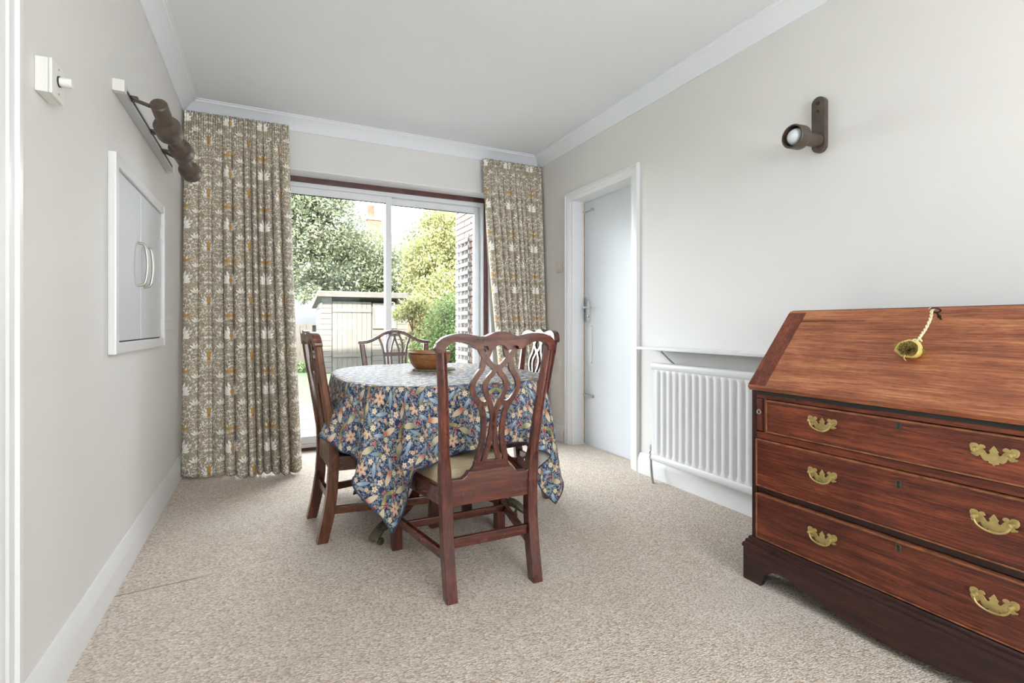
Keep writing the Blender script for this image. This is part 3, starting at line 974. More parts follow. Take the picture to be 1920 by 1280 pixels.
# panel front as a height profile across y, with pressed ribs between flat top and bottom bands
nr = 19
pitch = (ry1 - ry0 - 0.05) / nr
ys = []
for i in range(nr):
    b0 = ry0 + 0.025 + i * pitch
    for t, d in ((0.0, 0), (0.09, 0), (0.24, 0.0075), (0.76, 0.0075), (0.91, 0)):
        ys.append((b0 + t * pitch, d))
ys = [(ry0, 0)] + ys + [(ry1 - 0.025, 0), (ry1, 0)]
zs = [(rz0, 0), (rz0 + 0.045, 0), (rz0 + 0.062, 1), (rz1 - 0.062, 1), (rz1 - 0.045, 0), (rz1, 0)]
verts, faces = [], []
for z, on in zs:
    for y, d in ys:
        verts.append((rx0 + 0.010 - d * on - (0.006 if on == 0 and rz0 < z < rz1 else 0.0), y, z))
ny = len(ys)
for i in range(len(zs) - 1):
    for j in range(ny - 1):
        faces.append((i * ny + j, i * ny + j + 1, (i + 1) * ny + j + 1, (i + 1) * ny + j))
MB().add(verts, faces).build('front_panel', 'radiator_enamel', rad, smooth=50, tf=TR)
MB().box(rx0 + 0.0095, rx1, ry0, ry1, rz0, rz1).build('body', 'radiator_enamel', rad, bevel=0.006, tf=TR)
# rolled top and bottom seams
for z in (rz1 - 0.020, rz0 + 0.020):
    path = [(rx0 + 0.006, ry0 + 0.006, z), (rx0 + 0.006, ry1 - 0.006, z)]
    r = []
    for yy in (ry0 + 0.004, ry1 - 0.004):
        r.append([(rx0 + 0.008 + 0.010 * math.cos(a), yy, z + 0.021 * math.sin(a)) for a in np.linspace(PI / 2, 3 * PI / 2, 9)] + [(rx0 + 0.014, yy, z - 0.021), (rx0 + 0.014, yy, z + 0.021)])
    MB().loft(r).build('rolled_edge', 'radiator_enamel', rad, smooth=40, tf=TR)
for y in (1.6, 2.2):
    MB().box(rx1 + 0.0005, XR - 0.001, y - 0.02, y + 0.02, rz0 + 0.08, rz1 - 0.08).build('wall_bracket', 'radiator_enamel', rad, tf=TR)
vv = empty('radiator_valve', (XR - 0.075, 2.425, 0.0))
tag(vv, 'chrome radiator valve on a grey pipe rising from the carpet', 'valve')
TV = Matrix.Translation((-(XR - 0.075), -2.425, 0))
MB().tube(smooth_path([(XR - 0.090, 2.388, 0.0), (XR - 0.088, 2.400, 0.03), (XR - 0.080, 2.416, 0.075), (XR - 0.076, 2.424, 0.12), (XR - 0.075, 2.425, 0.15)], 5), 0.0075, 10).build('pipe', 'dull_steel', vv, smooth=60, tf=TV)
MB().lathe([(0.009, 0.140), (0.013, 0.142), (0.013, 0.158), (0.009, 0.161), (0.009, 0.168), (0.0135, 0.172), (0.0135, 0.190), (0.010, 0.196)], 12, (0, 0, 1), (XR - 0.075, 2.425, 0)).tube([(XR - 0.075, 2.425, 0.178), (XR - 0.075, 2.396, 0.178)], 0.010, 10).build('valve_body', 'chrome', vv, smooth=30, tf=TV)
MB().lathe([(0.010, 0.197), (0.011, 0.200), (0.011, 0.226), (0.008, 0.232), (0, 0.232)], 14, (0, 0, 1), (XR - 0.075, 2.425, 0)).build('valve_cap', 'track_aluminium', vv, smooth=40, tf=TV)

# shelf over the radiator
sh = empty('radiator_shelf', (XR, 1.75, 0.825))
tag(sh, 'thin white shelf on metal brackets above the radiator', 'shelf')
TSH = Matrix.Translation((-XR, -1.75, -0.825))
MB().box(XR - 0.150, XR, 1.36, 2.505, 0.822, 0.838).build('shelf_board', 'trim_paint', sh, bevel=0.003, tf=TSH)
for y in (2.285, 1.52):
    MB().bar([(XR - 0.122, 0.8215), (XR - 0.116, 0.810), (XR - 0.040, 0.752), (XR - 0.004, 0.726)], 0.005, 0.012, lambda a, b, d: (a, y - 0.006 + d, b)).build('bracket_strut', 'dull_steel', sh, tf=TSH)
    MB().box(XR - 0.004, XR, y - 0.008, y + 0.008, 0.700, 0.735).build('bracket_plate', 'dull_steel', sh, tf=TSH)

# ------------------------------------------------------------------ curtains
def curtain(name, x_top, x_bot, y_top, y_bot, z_top, z_bot, creases, amps, label, nu=520, nv=70, back=0.0):
    us = np.linspace(0, 1, nu)
    cr = np.array(creases)
    idx = np.clip(np.searchsorted(cr, us, side='right') - 1, 0, len(cr) - 2)
    ph = (us - cr[idx]) / (cr[idx + 1] - cr[idx])
    lobe = np.abs(np.sin(PI * np.clip(ph, 0, 1))) ** 0.36
    am = np.array(amps)[idx]
    rng = np.random.RandomState(3)
    skew = rng.uniform(-0.35, 0.35, len(cr))[idx]
    verts = []
    uvl = []
    # arc length across the cloth at mid height for the print
    dmid = am * lobe
    xm = np.interp(us, [0, 1], x_top)
    seg = np.hypot(np.diff(xm), np.diff(dmid) * 0.35)
    arc = np.concatenate([[0], np.cumsum(seg)])
    arc = arc * (1.35 * (x_top[1] - x_top[0]) / max(arc[-1], 1e-6)) if arc[-1] < 1.35 * (x_top[1] - x_top[0]) else arc
    for i in range(nv + 1):
        t = i / nv                       # 0 top .. 1 bottom
        z = z_top + (z_bot - z_top) * t
        e = t ** 1.3
        # heading tape gathers: tight pencil pleats near the top
        fold = np.interp(t, [0, 0.035, 0.09, 0.25, 1.0], [0.22, 0.25, 0.65, 1.15, 1.35])
        pleat = np.interp(t, [0, 0.05, 0.10, 0.2], [0.013, 0.013, 0.007, 0.0])
        xs = (x_top[0] + (x_bot[0] - x_top[0]) * e) * (1 - us) + (x_top[1] + (x_bot[1] - x_top[1]) * e) * us
        ph2 = np.clip(ph + skew * 0.25 * np.sin(2 * PI * ph) * t, 0, 1)
        lb = np.abs(np.sin(PI * ph2)) ** 0.36
        yb = (y_top[0] + (y_bot[0] - y_top[0]) * e) * (1 - us) + (y_top[1] + (y_bot[1] - y_top[1]) * e) * us
        y = yb - am * lb * fold - pleat * np.abs(np.sin(us * PI * 46)) ** 0.8 - 0.006 * np.sin(us * 31 + t * 5) * t
        zz = z + (np.abs(np.sin(us * PI * 46)) * 0.004 if i == 0 else 0) + (0.010 * np.sin(us * 19 + 1.0) * (t > 0.97))
        for k in range(nu):
            verts.append((xs[k], y[k], zz if np.isscalar(zz) else zz[k]))
            uvl.append((arc[k], z))
    faces = []
    for i in range(nv):
        for k in range(nu - 1):
            faces.append((i * nu + k, (i + 1) * nu + k, (i + 1) * nu + k + 1, i * nu + k + 1))
    cx = (x_top[0] + x_top[1]) / 2
    root = empty(name, (cx, y_top[0], z_bot))
    me = bpy.data.meshes.new('curtain_panel')
    me.from_pydata([(a - cx, b - y_top[0], c - z_bot) for a, b, c in verts], [], faces)
    ul = me.uv_layers.new(name='UVMap')
    li = np.zeros(len(me.loops), dtype=np.int32)
    me.loops.foreach_get('vertex_index', li)
    ul.data.foreach_set('uv', np.array(uvl, dtype=np.float32)[li].ravel())
    for p in me.polygons:
        p.use_smooth = True
    me.materials.append(M['leafy_curtain'])
    me.materials.append(M['curtain_lining'])
    o = bpy.data.objects.new('curtain_panel', me)
    C.objects.link(o)
    o.parent = root
    md = o.modifiers.new('thickness', 'SOLIDIFY')
    md.thickness = 0.003
    md.offset = 0.0
    md.material_offset = 0
    tag(root, label, 'curtain', 'pair of patterned curtains')
    return root, cx

T = None
r_l, cxl = curtain('curtain', (-0.500, 0.135), (-0.492, 0.205), (3.935, 3.925), (3.765, 3.635), 2.392, 0.012,
        [0, .13, .25, .355, .44, .55, .615, .67, .735, .815, .90, 1.0],
        [.030, .024, .036, .078, .070, .085, .085, .080, .085, .085, .075],
        'wide taupe leaf-patterned curtain hanging left of the patio door')
r_r, cxr = curtain('curtain', (1.640, 2.205), (1.800, 2.205), (3.930, 3.935), (3.80, 3.82), 2.385, 0.012,
        [0, .10, .21, .30, .42, .52, .60, .68, .78, .88, 1.0],
        [.045, .070, .075, .065, .07, .065, .06, .065, .06, .05],
        'narrow taupe leaf-patterned curtain hanging right of the patio door', nu=420)
for root, cx, x0, x1 in ((r_l, cxl, -0.495, 0.12), (r_r, cxr, 1.66, 2.19)):
    o = MB().box(x0 - cx, x1 - cx, 0.045, 0.073, 2.33, 2.352).build('curtain_track', 'white_plastic', root)
# inner lining edge of the right curtain, showing beside the door reveal
ln = MB()
pts = [(1.655, 3.955), (1.675, 3.968), (1.70, 3.962), (1.735, 3.972), (1.78, 3.966)]
ln.loft([[(x + s, y, z) for x, y in pts] for z, s in ((2.34, 0.0), (1.6, 0.035), (0.8, 0.080), (0.03, 0.125))], cap=False, closed=False)
lo = ln.build('lining', 'curtain_lining', r_r, smooth=60, tf=Matrix.Translation((-cxr, -3.930, -0.012)))
lo.modifiers.new('thickness', 'SOLIDIFY').thickness = 0.002

# ------------------------------------------------------------------ chairs
# rear edge and thickness of the back post in side view, local y forward from the rear foot
POST = [(0.0, 0.000, 0.047), (0.06, 0.013, 0.049), (0.13, 0.028, 0.050), (0.22, 0.042, 0.046), (0.32, 0.050, 0.043), (0.44, 0.049, 0.044), (0.52, 0.040, 0.038), (0.61, 0.027, 0.035), (0.72, 0.010, 0.032), (0.80, -0.003, 0.031), (0.88, -0.013, 0.030), (0.96, -0.021, 0.029)]
def post_y(z):
    return interp([(a, b) for a, b, c in POST], z)
def post_t(z):
    return interp([(a, c) for a, b, c in POST], z)

def back_post(side, top, halfs, name, mat, root):
    rings = []
    for z in np.linspace(0, top, 25):
        xc = side * interp(halfs, z)
        w = interp([(0, 0.040), (0.3, 0.041), (0.44, 0.040), (0.50, 0.034), (top, 0.033)], z) / 2
        y0, t = post_y(z), post_t(z)
        k = interp([(0, 0), (0.44, 0.0), (0.50, 1.0), (1, 1.0)], z)   # above the seat the post is rounded
        c = 0.3 * w * (0.25 + k)
        rings.append([(xc - w + c, y0, z), (xc, y0 - 0.003 * k, z), (xc + w - c, y0, z), (xc + w, y0 + c, z), (xc + w, y0 + t - c, z), (xc + w - c, y0 + t, z), (xc - w + c, y0 + t, z), (xc - w, y0 + t - c, z), (xc - w, y0 + c, z)])
    return MB().loft(rings).build(name, mat, root, smooth=40)

def seat_frame(root, wd, hb, hf, depth, rail, ztop, pad_mat, yb=0.055, cross=True):
    """rails, front legs, stretchers and pad shared by the chairs; wd: wood name"""
    z0 = ztop - rail
    yf = depth
    for s in (-1, 1):
        # front leg
        xo = s * hf
        xi = s * (hf - 0.044)
        MB().box(min(xo, xi), max(xo, xi), yf - 0.044, yf, 0, ztop - 0.002).build('front_leg', wd + '_Z', root, bevel=0.003)
        # side rail, follows the taper
        a = Vector((s * (hb - 0.006), yb + 0.030)); b = Vector((s * (hf - 0.003), yf - 0.0445))
        nn = Vector((-(b - a).y, (b - a).x)).normalized() * (0.028 * s)
        q = [a, b, b + nn, a + nn]
        MB().loft([[(p.x, p.y, z0) for p in q], [(p.x, p.y, ztop) for p in q]]).build('side_rail', wd + '_Y', root, bevel=0.003)
        # side stretcher
        a = Vector((s * (hb - 0.022), 0.074)); b = Vector((s * (hf - 0.022), yf - 0.0445))
        nn = Vector((-(b - a).y, (b - a).x)).normalized() * 0.009
        MB().loft([[(a - nn).to_tuple() + (0.118,), (a + nn).to_tuple() + (0.118,), (a + nn).to_tuple() + (0.152,), (a - nn).to_tuple() + (0.152,)],
                   [(b - nn).to_tuple() + (0.118,), (b + nn).to_tuple() + (0.118,), (b + nn).to_tuple() + (0.152,), (b - nn).to_tuple() + (0.152,)]]).build('stretcher', wd + '_Y', root, bevel=0.002)
    MB().box(-(hf - 0.045), hf - 0.045, yf - 0.034, yf - 0.004, z0, ztop).build('front_rail', wd + '_X', root, bevel=0.003)
    # cross stretcher between the side ones, and the higher rear stretcher
    ym = yf - 0.12
    hm = hb - 0.022 + (hf - hb) * (ym - 0.07) / (yf - 0.11) - 0.010
    if cross:
        MB().box(-hm, hm, ym - 0.009, ym + 0.009, 0.120, 0.150).build('stretcher', wd + '_X', root, bevel=0.002)
    MB().box(-(hb - 0.040), hb - 0.040, 0.052, 0.070, 0.168, 0.204).build('stretcher', wd + '_X', root, bevel=0.002)
    # upholstered pad
    n = 14
    vs, fs = [], []
    for iy in range(n + 1):
        fy = iy / n
        y = yb + 0.045 + (yf - 0.018 - yb - 0.045) * fy
        h = (hb - 0.030) + (hf - hb + 0.010) * fy
        for ix in range(n + 1):
            fx = ix / n * 2 - 1
            dome = (1 - fx ** 4) * (1 - (2 * fy - 1) ** 4)
            vs.append((fx * h, y, ztop - 0.012 + 0.055 * dome ** 0.55))
    for iy in range(n):
        for ix in range(n):
            a = iy * (n + 1) + ix
            fs.append((a, a + 1, a + n + 2, a + n + 1))
    o = MB().add(vs, fs)
    base = len(o.v)
    o.add([(-(hb - 0.03), yb + 0.045, ztop - 0.012), ((hb - 0.03), yb + 0.045, ztop - 0.012), (hf - 0.02, yf - 0.018, ztop - 0.012), (-(hf - 0.02), yf - 0.018, ztop - 0.012)], [(3, 2, 1, 0)])
    o.build('seat_pad', pad_mat, root, smooth=60)

S = 0.000428
def chippendale(name, wd, pad, loc, rz, cross=True):
    root = empty(name, loc, rz)
    hb, hf, depth, ztop = 0.190, 0.268, 0.545, 0.378
    seat_frame(root, wd, hb, hf, depth, 0.064, ztop, pad, cross=cross)
    halfs = [(0, 0.170), (0.30, 0.172), (0.45, 0.178), (0.70, 0.195), (0.90, 0.214)]
    for s in (-1, 1):
        back_post(s, 0.892, halfs, 'back_post', wd + '_Z', root)
    # plane of the back: depth 0 = rear face
    def place(off):
        return lambda a, b, d: (a, post_y(b) + off + d, b)
    # rear seat rail with scooped corners and raised shoe
    prof = [(-0.158, 0.318), (0.158, 0.318), (0.158, 0.418), (0.150, 0.412), (0.112, 0.412), (0.096, 0.424), (0.088, 0.436), (-0.088, 0.436), (-0.096, 0.424), (-0.112, 0.412), (-0.150, 0.412), (-0.158, 0.418)]
    MB().prism(prof, 0.030, lambda a, b, d: (a, 0.056 + d, b)).build('rear_rail', wd + '_X', root, bevel=0.002)
    shoe = [(-0.082, 0.436), (0.082, 0.436), (0.070, 0.452), (0.066, 0.470), (-0.066, 0.470), (-0.070, 0.452)]
    MB().prism(shoe, 0.022, lambda a, b, d: (a, 0.055 + d - (b - 0.436) * 0.10, b)).build('shoe', wd + '_X', root, bevel=0.002)
    # interlaced splat
    k = S * 0.93
    zz = lambda y: 0.892 - (y - 245) * S * 1.05
    A = [(185, 232), (158, 280), (128, 325), (140, 385), (150, 425), (185, 465), (220, 520), (228, 575), (205, 635), (160, 690), (124, 745), (102, 820), (94, 920), (102, 1020), (122, 1095), (140, 1150), (142, 1190)]
    B = [(74, 232), (86, 290), (104, 328), (84, 362), (50, 392), (20, 412), (28, 440), (52, 470), (86, 505), (104, 560), (88, 620), (66, 662), (46, 705), (26, 755), (12, 800), (10, 860), (16, 930), (28, 1000), (44, 1080), (64, 1140), (80, 1190)]
    Cc = [(190, 655), (150, 692), (104, 706), (66, 690)]
    spl = MB()
    for s in (-1, 1):
        for j, (P, w) in enumerate(((A, 0.0200), (B, 0.0190), (Cc, 0.017))):
            pts = smooth_path([(s * x * k, zz(y)) for x, y in P], 5)
            spl.bar(pts, w, 0.013 - 0.0006 * j, place(0.006 + 0.0003 * j))
    for x, y in ((185, 480), (70, 480), (185, 650), (66, 655)):    # little carved cusps
        pass
    spl.bar([(-0.020, zz(405)), (0.020, zz(405))], 0.018, 0.012, place(0.0066))
    spl.bar([(0, zz(745)), (0, zz(800)), (0, zz(880))], [0.016, 0.024, 0.016], 0.012, place(0.0066))
    spl.build('splat', wd + '_Z', root, bevel=0.0015, segs=1)
    # serpentine crest rail
    zc = lambda y: 0.949 - (y - 95) * S * 1.04
    top = [(-540, 195), (-528, 168), (-495, 142), (-430, 118), (-345, 109), (-250, 121), (-185, 134), (-150, 134), (-110, 122), (-60, 103), (0, 95)]
    bot = [(0, 205), (-28, 207), (-48, 224), (-62, 240), (-108, 240), (-120, 214), (-150, 210), (-168, 226), (-178, 242), (-215, 232), (-262, 204), (-320, 182), (-390, 176), (-440, 190), (-470, 222), (-478, 256), (-548, 256), (-556, 222)]
    half = smooth_path(top, 3) + smooth_path(bot[:1] + bot[1:], 2)
    left = [(x * S, zc(y)) for x, y in smooth_path(top, 4)]
    lowl = [(x * S, zc(y)) for x, y in smooth_path(bot, 3)]
    right = [(-a, b) for a, b in reversed(left)][1:]
    lowr = [(-a, b) for a, b in reversed(lowl)]
    outline = left + right + lowr[0:] + [(a, b) for a, b in lowl[1:]]
    outline = outline[::-1]
    # remove coincident neighbours
    cl = []
    for p in outline:
        if not cl or (abs(p[0] - cl[-1][0]) + abs(p[1] - cl[-1][1])) > 1e-5:
            cl.append(p)
    if abs(cl[0][0] - cl[-1][0]) + abs(cl[0][1] - cl[-1][1]) < 1e-5:
        cl.pop()
    def pl(a, b, d):
        return (a, post_y(b) - 0.004 - 0.014 * (1 - (a / 0.235) ** 2) + d, b)
    MB().prism(cl, 0.034, pl).build('crest_rail', wd + '_X', root, bevel=0.0085, segs=3, smooth=60)
    # carved lines either side of the centre
    return root

c1 = chippendale('dining_chair', 'mahogany', 'cream_seat', (0.748, 1.655, 0), 0.0)
tag(c1, 'carved mahogany dining chair with cream seat nearest the viewer', 'chair', 'dining chairs round the table')
c2 = chippendale('dining_chair', 'red_walnut', 'black_leather', (0.184, 2.555, 0), math.radians(-90 + 3.2), False)
tag(c2, 'carved wooden dining chair with black seat beside the wide curtain', 'chair', 'dining chairs round the table')
c3 = chippendale('dining_chair', 'mahogany', 'grey_seat', (1.455, 2.620, 0), math.radians(90 - 4), False)
tag(c3, 'carved mahogany dining chair on the door side of the table', 'chair', 'dining chairs round the table')

def camel_chair(name, wd, pad, loc, rz):
    root = empty(name, loc, rz)
    hb, hf, depth, ztop = 0.190, 0.268, 0.545, 0.378
    seat_frame(root, wd, hb, hf, depth, 0.064, ztop, pad)
    halfs = [(0, 0.170), (0.30, 0.172), (0.45, 0.182), (0.70, 0.204), (0.90, 0.226)]
    for s in (-1, 1):
        back_post(s, 0.845, halfs, 'back_post', wd + '_Z', root)
    MB().box(-0.158, 0.158, 0.056, 0.086, 0.318, 0.412).build('rear_rail', wd + '_X', root, bevel=0.002)
    place = lambda off: (lambda a, b, d: (a, post_y(b) + off + d, b))
    MB().bar([(-0.075, 0.425), (0.075, 0.425)], 0.03, 0.022, lambda a, b, d: (a, 0.055 + d, b)).build('shoe', wd + '_X', root)
    # arched crest
    pts = smooth_path([(-0.243, 0.857), (-0.205, 0.858), (-0.165, 0.866), (-0.120, 0.888), (-0.075, 0.914), (-0.035, 0.927), (0, 0.931), (0.035, 0.927), (0.075, 0.914), (0.120, 0.888), (0.165, 0.866), (0.205, 0.858), (0.243, 0.857)], 4)
    MB().bar(pts, 0.021, 0.026, place(-0.002)).build('crest_rail', wd + '_X', root, bevel=0.005, smooth=50)
    sp = MB()
    pc = place(0.006)
    for s in (-1, 1):
        sp.bar(smooth_path([(s * 0.106, 0.893), (s * 0.098, 0.868), (s * 0.088, 0.840), (s * 0.078, 0.800), (s * 0.073, 0.760), (s * 0.068, 0.66), (s * 0.060, 0.52), (s * 0.060, 0.43)], 4), 0.014, 0.012, pc)
        sp.bar(smooth_path([(s * 0.020, 0.918), (s * 0.036, 0.895), (s * 0.050, 0.860), (s * 0.053, 0.815), (s * 0.050, 0.770), (s * 0.044, 0.60), (s * 0.040, 0.43)], 4), 0.012, 0.012, place(0.0063))
        sp.bar(smooth_path([(s * 0.002, 0.912), (s * 0.004, 0.880), (s * 0.015, 0.845), (s * 0.024, 0.810), (s * 0.027, 0.770), (s * 0.022, 0.60), (s * 0.014, 0.43)], 4), 0.011, 0.012, place(0.0066))
    sp.bar([(-0.040, 0.907), (0.040, 0.907)], 0.020, 0.012, place(0.0060))
    sp.bar([(-0.082, 0.775), (0.082, 0.775)], 0.026, 0.014, place(0.0052))
    sp.build('splat', wd + '_Z', root, bevel=0.0012, segs=1)
    return root
c4 = camel_chair('dining_chair', 'mahogany', 'cream_seat', (0.785, 3.460, 0), PI)
tag(c4, 'arch-backed wooden dining chair between the table and the patio door', 'chair', 'dining chairs round the table')

# ------------------------------------------------------------------ table
TC = (0.800, 2.620)
TA, TB, TN, TZ = 0.500, 0.640, 2.8, 0.718
tab = empty('dining_table', (TC[0], TC[1], 0))
tag(tab, 'mahogany pedestal dining table with brass paw feet under the patterned cloth', 'table')
outl = []
for k in range(72):
    a = 2 * PI * k / 72
    ca, sa = math.cos(a), math.sin(a)
    outl.append((TA * math.copysign(abs(ca) ** (2 / TN), ca), TB * math.copysign(abs(sa) ** (2 / TN), sa)))
MB().prism(outl, 0.024, lambda a, b, d: (a, b, TZ - 0.024 + d)).build('table_top', 'mahogany_X', tab, bevel=0.006, smooth=40)
PCX, PCY = 0.005, -0.085
MB().box(PCX - 0.22, PCX + 0.22, PCY - 0.05, PCY + 0.05, TZ - 0.075, TZ - 0.0245).build('bearer', 'mahogany_X', tab, bevel=0.004)
MB().lathe([(0.10, 0.642), (0.10, 0.625), (0.050, 0.615), (0.042, 0.58), (0.060, 0.52), (0.068, 0.46), (0.048, 0.40), (0.040, 0.375), (0.054, 0.365), (0.060, 0.345), (0.060, 0.24), (0.058, 0.225), (0.03, 0.215)], 28, (0, 0, 1), (PCX, PCY, 0)).build('pedestal', 'mahogany_Z', tab, smooth=40)
for ex, ey in ((-0.375, -0.395), (-0.345, 0.255), (0.340, -0.375), (0.290, 0.255)):
    dx, dy_ = ex - PCX, ey - PCY
    Ln = math.hypot(dx, dy_)
    ux, uy = dx / Ln, dy_ / Ln
    pth = smooth_path([(0.030, 0.300), (0.09, 0.280), (0.16, 0.200), (0.24, 0.118), (Ln - 0.12, 0.082), (Ln - 0.045, 0.074)], 6)
    rings = []
    for i, (r, z) in enumerate(pth):
        p0, p1 = pth[max(i - 1, 0)], pth[min(i + 1, len(pth) - 1)]
        t = Vector((p1[0] - p0[0], p1[1] - p0[1])).normalized()
        hgt = 0.028 - 0.012 * i / len(pth)
        wid = 0.020 - 0.004 * i / len(pth)
        nr_, nz_ = -t.y * hgt, t.x * hgt
        q = []
        for sh_, sw_ in ((1, 0.55), (0.55, 1), (-0.55, 1), (-1, 0.55), (-1, -0.55), (-0.55, -1), (0.55, -1), (1, -0.55)):
            rr, zz_ = r + nr_ * sh_, z + nz_ * sh_
            q.append((PCX + ux * rr - uy * wid * sw_, PCY + uy * rr + ux * wid * sw_, zz_))
        rings.append(q)
    lg = MB().loft(rings).build('sabre_leg', 'mahogany_Y', tab, smooth=50)
    # brass lion paw with castor
    pw = MB()
    rings = []
    for r, z, hw_, hh in ((Ln - 0.058, 0.083, 0.018, 0.021), (Ln - 0.030, 0.074, 0.022, 0.023), (Ln - 0.006, 0.062, 0.026, 0.022), (Ln + 0.012, 0.050, 0.027, 0.018), (Ln + 0.024, 0.042, 0.020, 0.010)):
        rings.append([(PCX + ux * r - uy * hw_ * math.cos(a), PCY + uy * r + ux * hw_ * math.cos(a), z + hh * math.sin(a)) for a in np.linspace(0, 2 * PI, 13)[:-1]])
    pw.loft(rings)
    for s in (-0.66, -0.22, 0.22, 0.66):
        c0 = Vector((PCX + ux * (Ln - 0.012) - uy * 0.026 * s, PCY + uy * (Ln - 0.012) + ux * 0.026 * s, 0.068))
        c1_ = c0 + Vector((ux * 0.026, uy * 0.026, -0.016))
        c2_ = c1_ + Vector((ux * 0.008, uy * 0.008, -0.018))
        pw.tube([c0, c1_, c2_], [0.008, 0.0085, 0.005], 8)
    paw = pw.build('brass_paw', 'brass_old', tab, smooth=55)
    cz = Vector((PCX + ux * (Ln - 0.018), PCY + uy * (Ln - 0.018), 0.0))
    MB().lathe([(0.0, -0.008), (0.014, -0.008), (0.0165, -0.004), (0.0165, 0.004), (0.014, 0.008), (0, 0.008)], 18, (-uy, ux, 0), cz + Vector((-ux * 0.012, -uy * 0.012, 0.0165))).build('castor_wheel', 'brass_old', paw, smooth=40)
    MB().tube([cz + Vector((0, 0, 0.055)), cz + Vector((-ux * 0.004, -uy * 0.004, 0.034)), cz + Vector((-ux * 0.012, -uy * 0.012, 0.0165))], 0.006, 8).build('castor_stem', 'brass_old', paw)

# ---- tablecloth: relaxed over the table top and the seats with a small position-based solver
def drape():
    cx, cy, th = 0.770, 0.900, math.radians(4)
    boxes = [(0.496, 1.012, 1.735, 2.200, 0.424), (0.300, 0.745, 2.290, 2.820, 0.412), (0.90, 1.345, 2.38, 2.92, 0.412)]
    posts = [(0.262, 2.388, 0.030), (0.230, 2.735, 0.030), (1.392, 2.432, 0.030), (1.385, 2.80, 0.030)]
    rng = np.random.RandomState(5)
    dt = 1.0 / 60

    def collide(Q, pin, pin_xy):
        Q[pin, 0] = pin_xy[pin, 0]
        Q[pin, 1] = pin_xy[pin, 1]
        ax_, ay_ = Q[..., 0] - TC[0], Q[..., 1] - TC[1]
        rho = ((np.abs(ax_) / (TA + 0.005)) ** TN + (np.abs(ay_) / (TB + 0.005)) ** TN) ** (1 / TN)
        top = (rho < 1.0) & (Q[..., 2] < TZ + 0.003)
        deep = top & (Q[..., 2] < TZ - 0.02) & (rho > 0.8)
        Q[..., 2] = np.where(top & ~deep, TZ + 0.003, Q[..., 2])
        sc = np.where(deep, 1.0 / np.maximum(rho, 0.3), 1.0)
        Q[..., 0] = TC[0] + ax_ * sc
        Q[..., 1] = TC[1] + ay_ * sc
        for (x0, x1, y0, y1, zt) in boxes:
            inb = (Q[..., 0] > x0) & (Q[..., 0] < x1) & (Q[..., 1] > y0) & (Q[..., 1] < y1) & (Q[..., 2] < zt) & (Q[..., 2] > 0.28)
            if inb.any():
                up = inb & (Q[..., 2] > zt - 0.03)
                Q[..., 2] = np.where(up, zt, Q[..., 2])
                side = inb & ~up
                ds = np.stack([Q[..., 0] - x0, x1 - Q[..., 0], Q[..., 1] - y0, y1 - Q[..., 1]], -1)
                w = ds.argmin(-1)
                Q[..., 0] = np.where(side & (w == 0), x0, np.where(side & (w == 1), x1, Q[..., 0]))
                Q[..., 1] = np.where(side & (w == 2), y0, np.where(side & (w == 3), y1, Q[..., 1]))
        for (x, y, r) in posts:
            dx, dy2 = Q[..., 0] - x, Q[..., 1] - y
            l = np.sqrt(dx * dx + dy2 * dy2) + 1e-9
            hit = (l < r) & (Q[..., 2] > 0.40)
            Q[..., 0] = np.where(hit, x + dx / l * r, Q[..., 0])
            Q[..., 1] = np.where(hit, y + dy2 / l * r, Q[..., 1])
        return rho

    def solve(P, nx, ny, steps, iters, pin, pin_xy, grav):
        lx, ly = 2 * cx / (nx - 1), 2 * cy / (ny - 1)
        dg = math.hypot(lx, ly)
        cons = []
        ii = np.arange(nx)[:, None] + np.zeros((1, ny), int)
        jj = np.arange(ny)[None, :] + np.zeros((nx, 1), int)
        idx = ii * ny + jj
        for di, dj, r, k, per in ((1, 0, lx, 1.0, 1), (0, 1, ly, 1.0, 1), (1, 1, dg, 0.45, 1), (1, -1, dg, 0.45, 1), (2, 0, 2 * lx, 0.10, 2), (0, 2, 2 * ly, 0.10, 2)):
            ok = (ii + di < nx) & (jj + dj < ny) & (jj + dj >= 0)
            key = (ii // per if di else jj // per) % 2
            for par in (0, 1):
                s_ = ok & (key == par)
                a = idx[s_]
                cons.append((a, a + di * ny + dj, r, k * 0.5))
        V = np.zeros_like(P)
        for step in range(steps):
            V[..., 2] -= grav * dt
            V *= 0.97
            Q = P + V * dt
            F = Q.reshape(-1, 3)
            for it in range(iters):
                for a, b, r, k in cons:
                    d = F[b] - F[a]
                    l = np.sqrt((d * d).sum(-1, keepdims=True)) + 1e-9
                    c = d * (k * (1 - r / l))
                    F[a] += c
                    F[b] -= c
                rho = collide(Q, pin, pin_xy)
            V = np.clip((Q - P) / dt, -2.0, 2.0)
            P = Q
        return P

    def flat(nx, ny):
        gx, gy = np.meshgrid(np.linspace(-cx, cx, nx), np.linspace(-cy, cy, ny), indexing='ij')
        px = TC[0] + gx * math.cos(th) - gy * math.sin(th)
        py = TC[1] + gx * math.sin(th) + gy * math.cos(th)
        rho = ((np.abs(px - TC[0]) / TA) ** TN + (np.abs(py - TC[1]) / TB) ** TN) ** (1 / TN)
        return gx, gy, px, py, rho
    nx, ny = 43, 49
    gx, gy, px, py, rho = flat(nx, ny)
    P = np.stack([px, py, np.full_like(px, TZ + 0.004)], -1)
    rr = np.where(rho > 1.0, 1.0 / np.maximum(rho, 1e-6), 1.0)
    dist = np.hypot(px - TC[0], py - TC[1]) * (1 - rr)
    keep = rr + (1 - rr) * 0.30
    P[..., 0] = TC[0] + (px - TC[0]) * keep
    P[..., 1] = TC[1] + (py - TC[1]) * keep
    P[..., 2] -= dist * 0.85
    P += rng.normal(0, 0.002, P.shape)
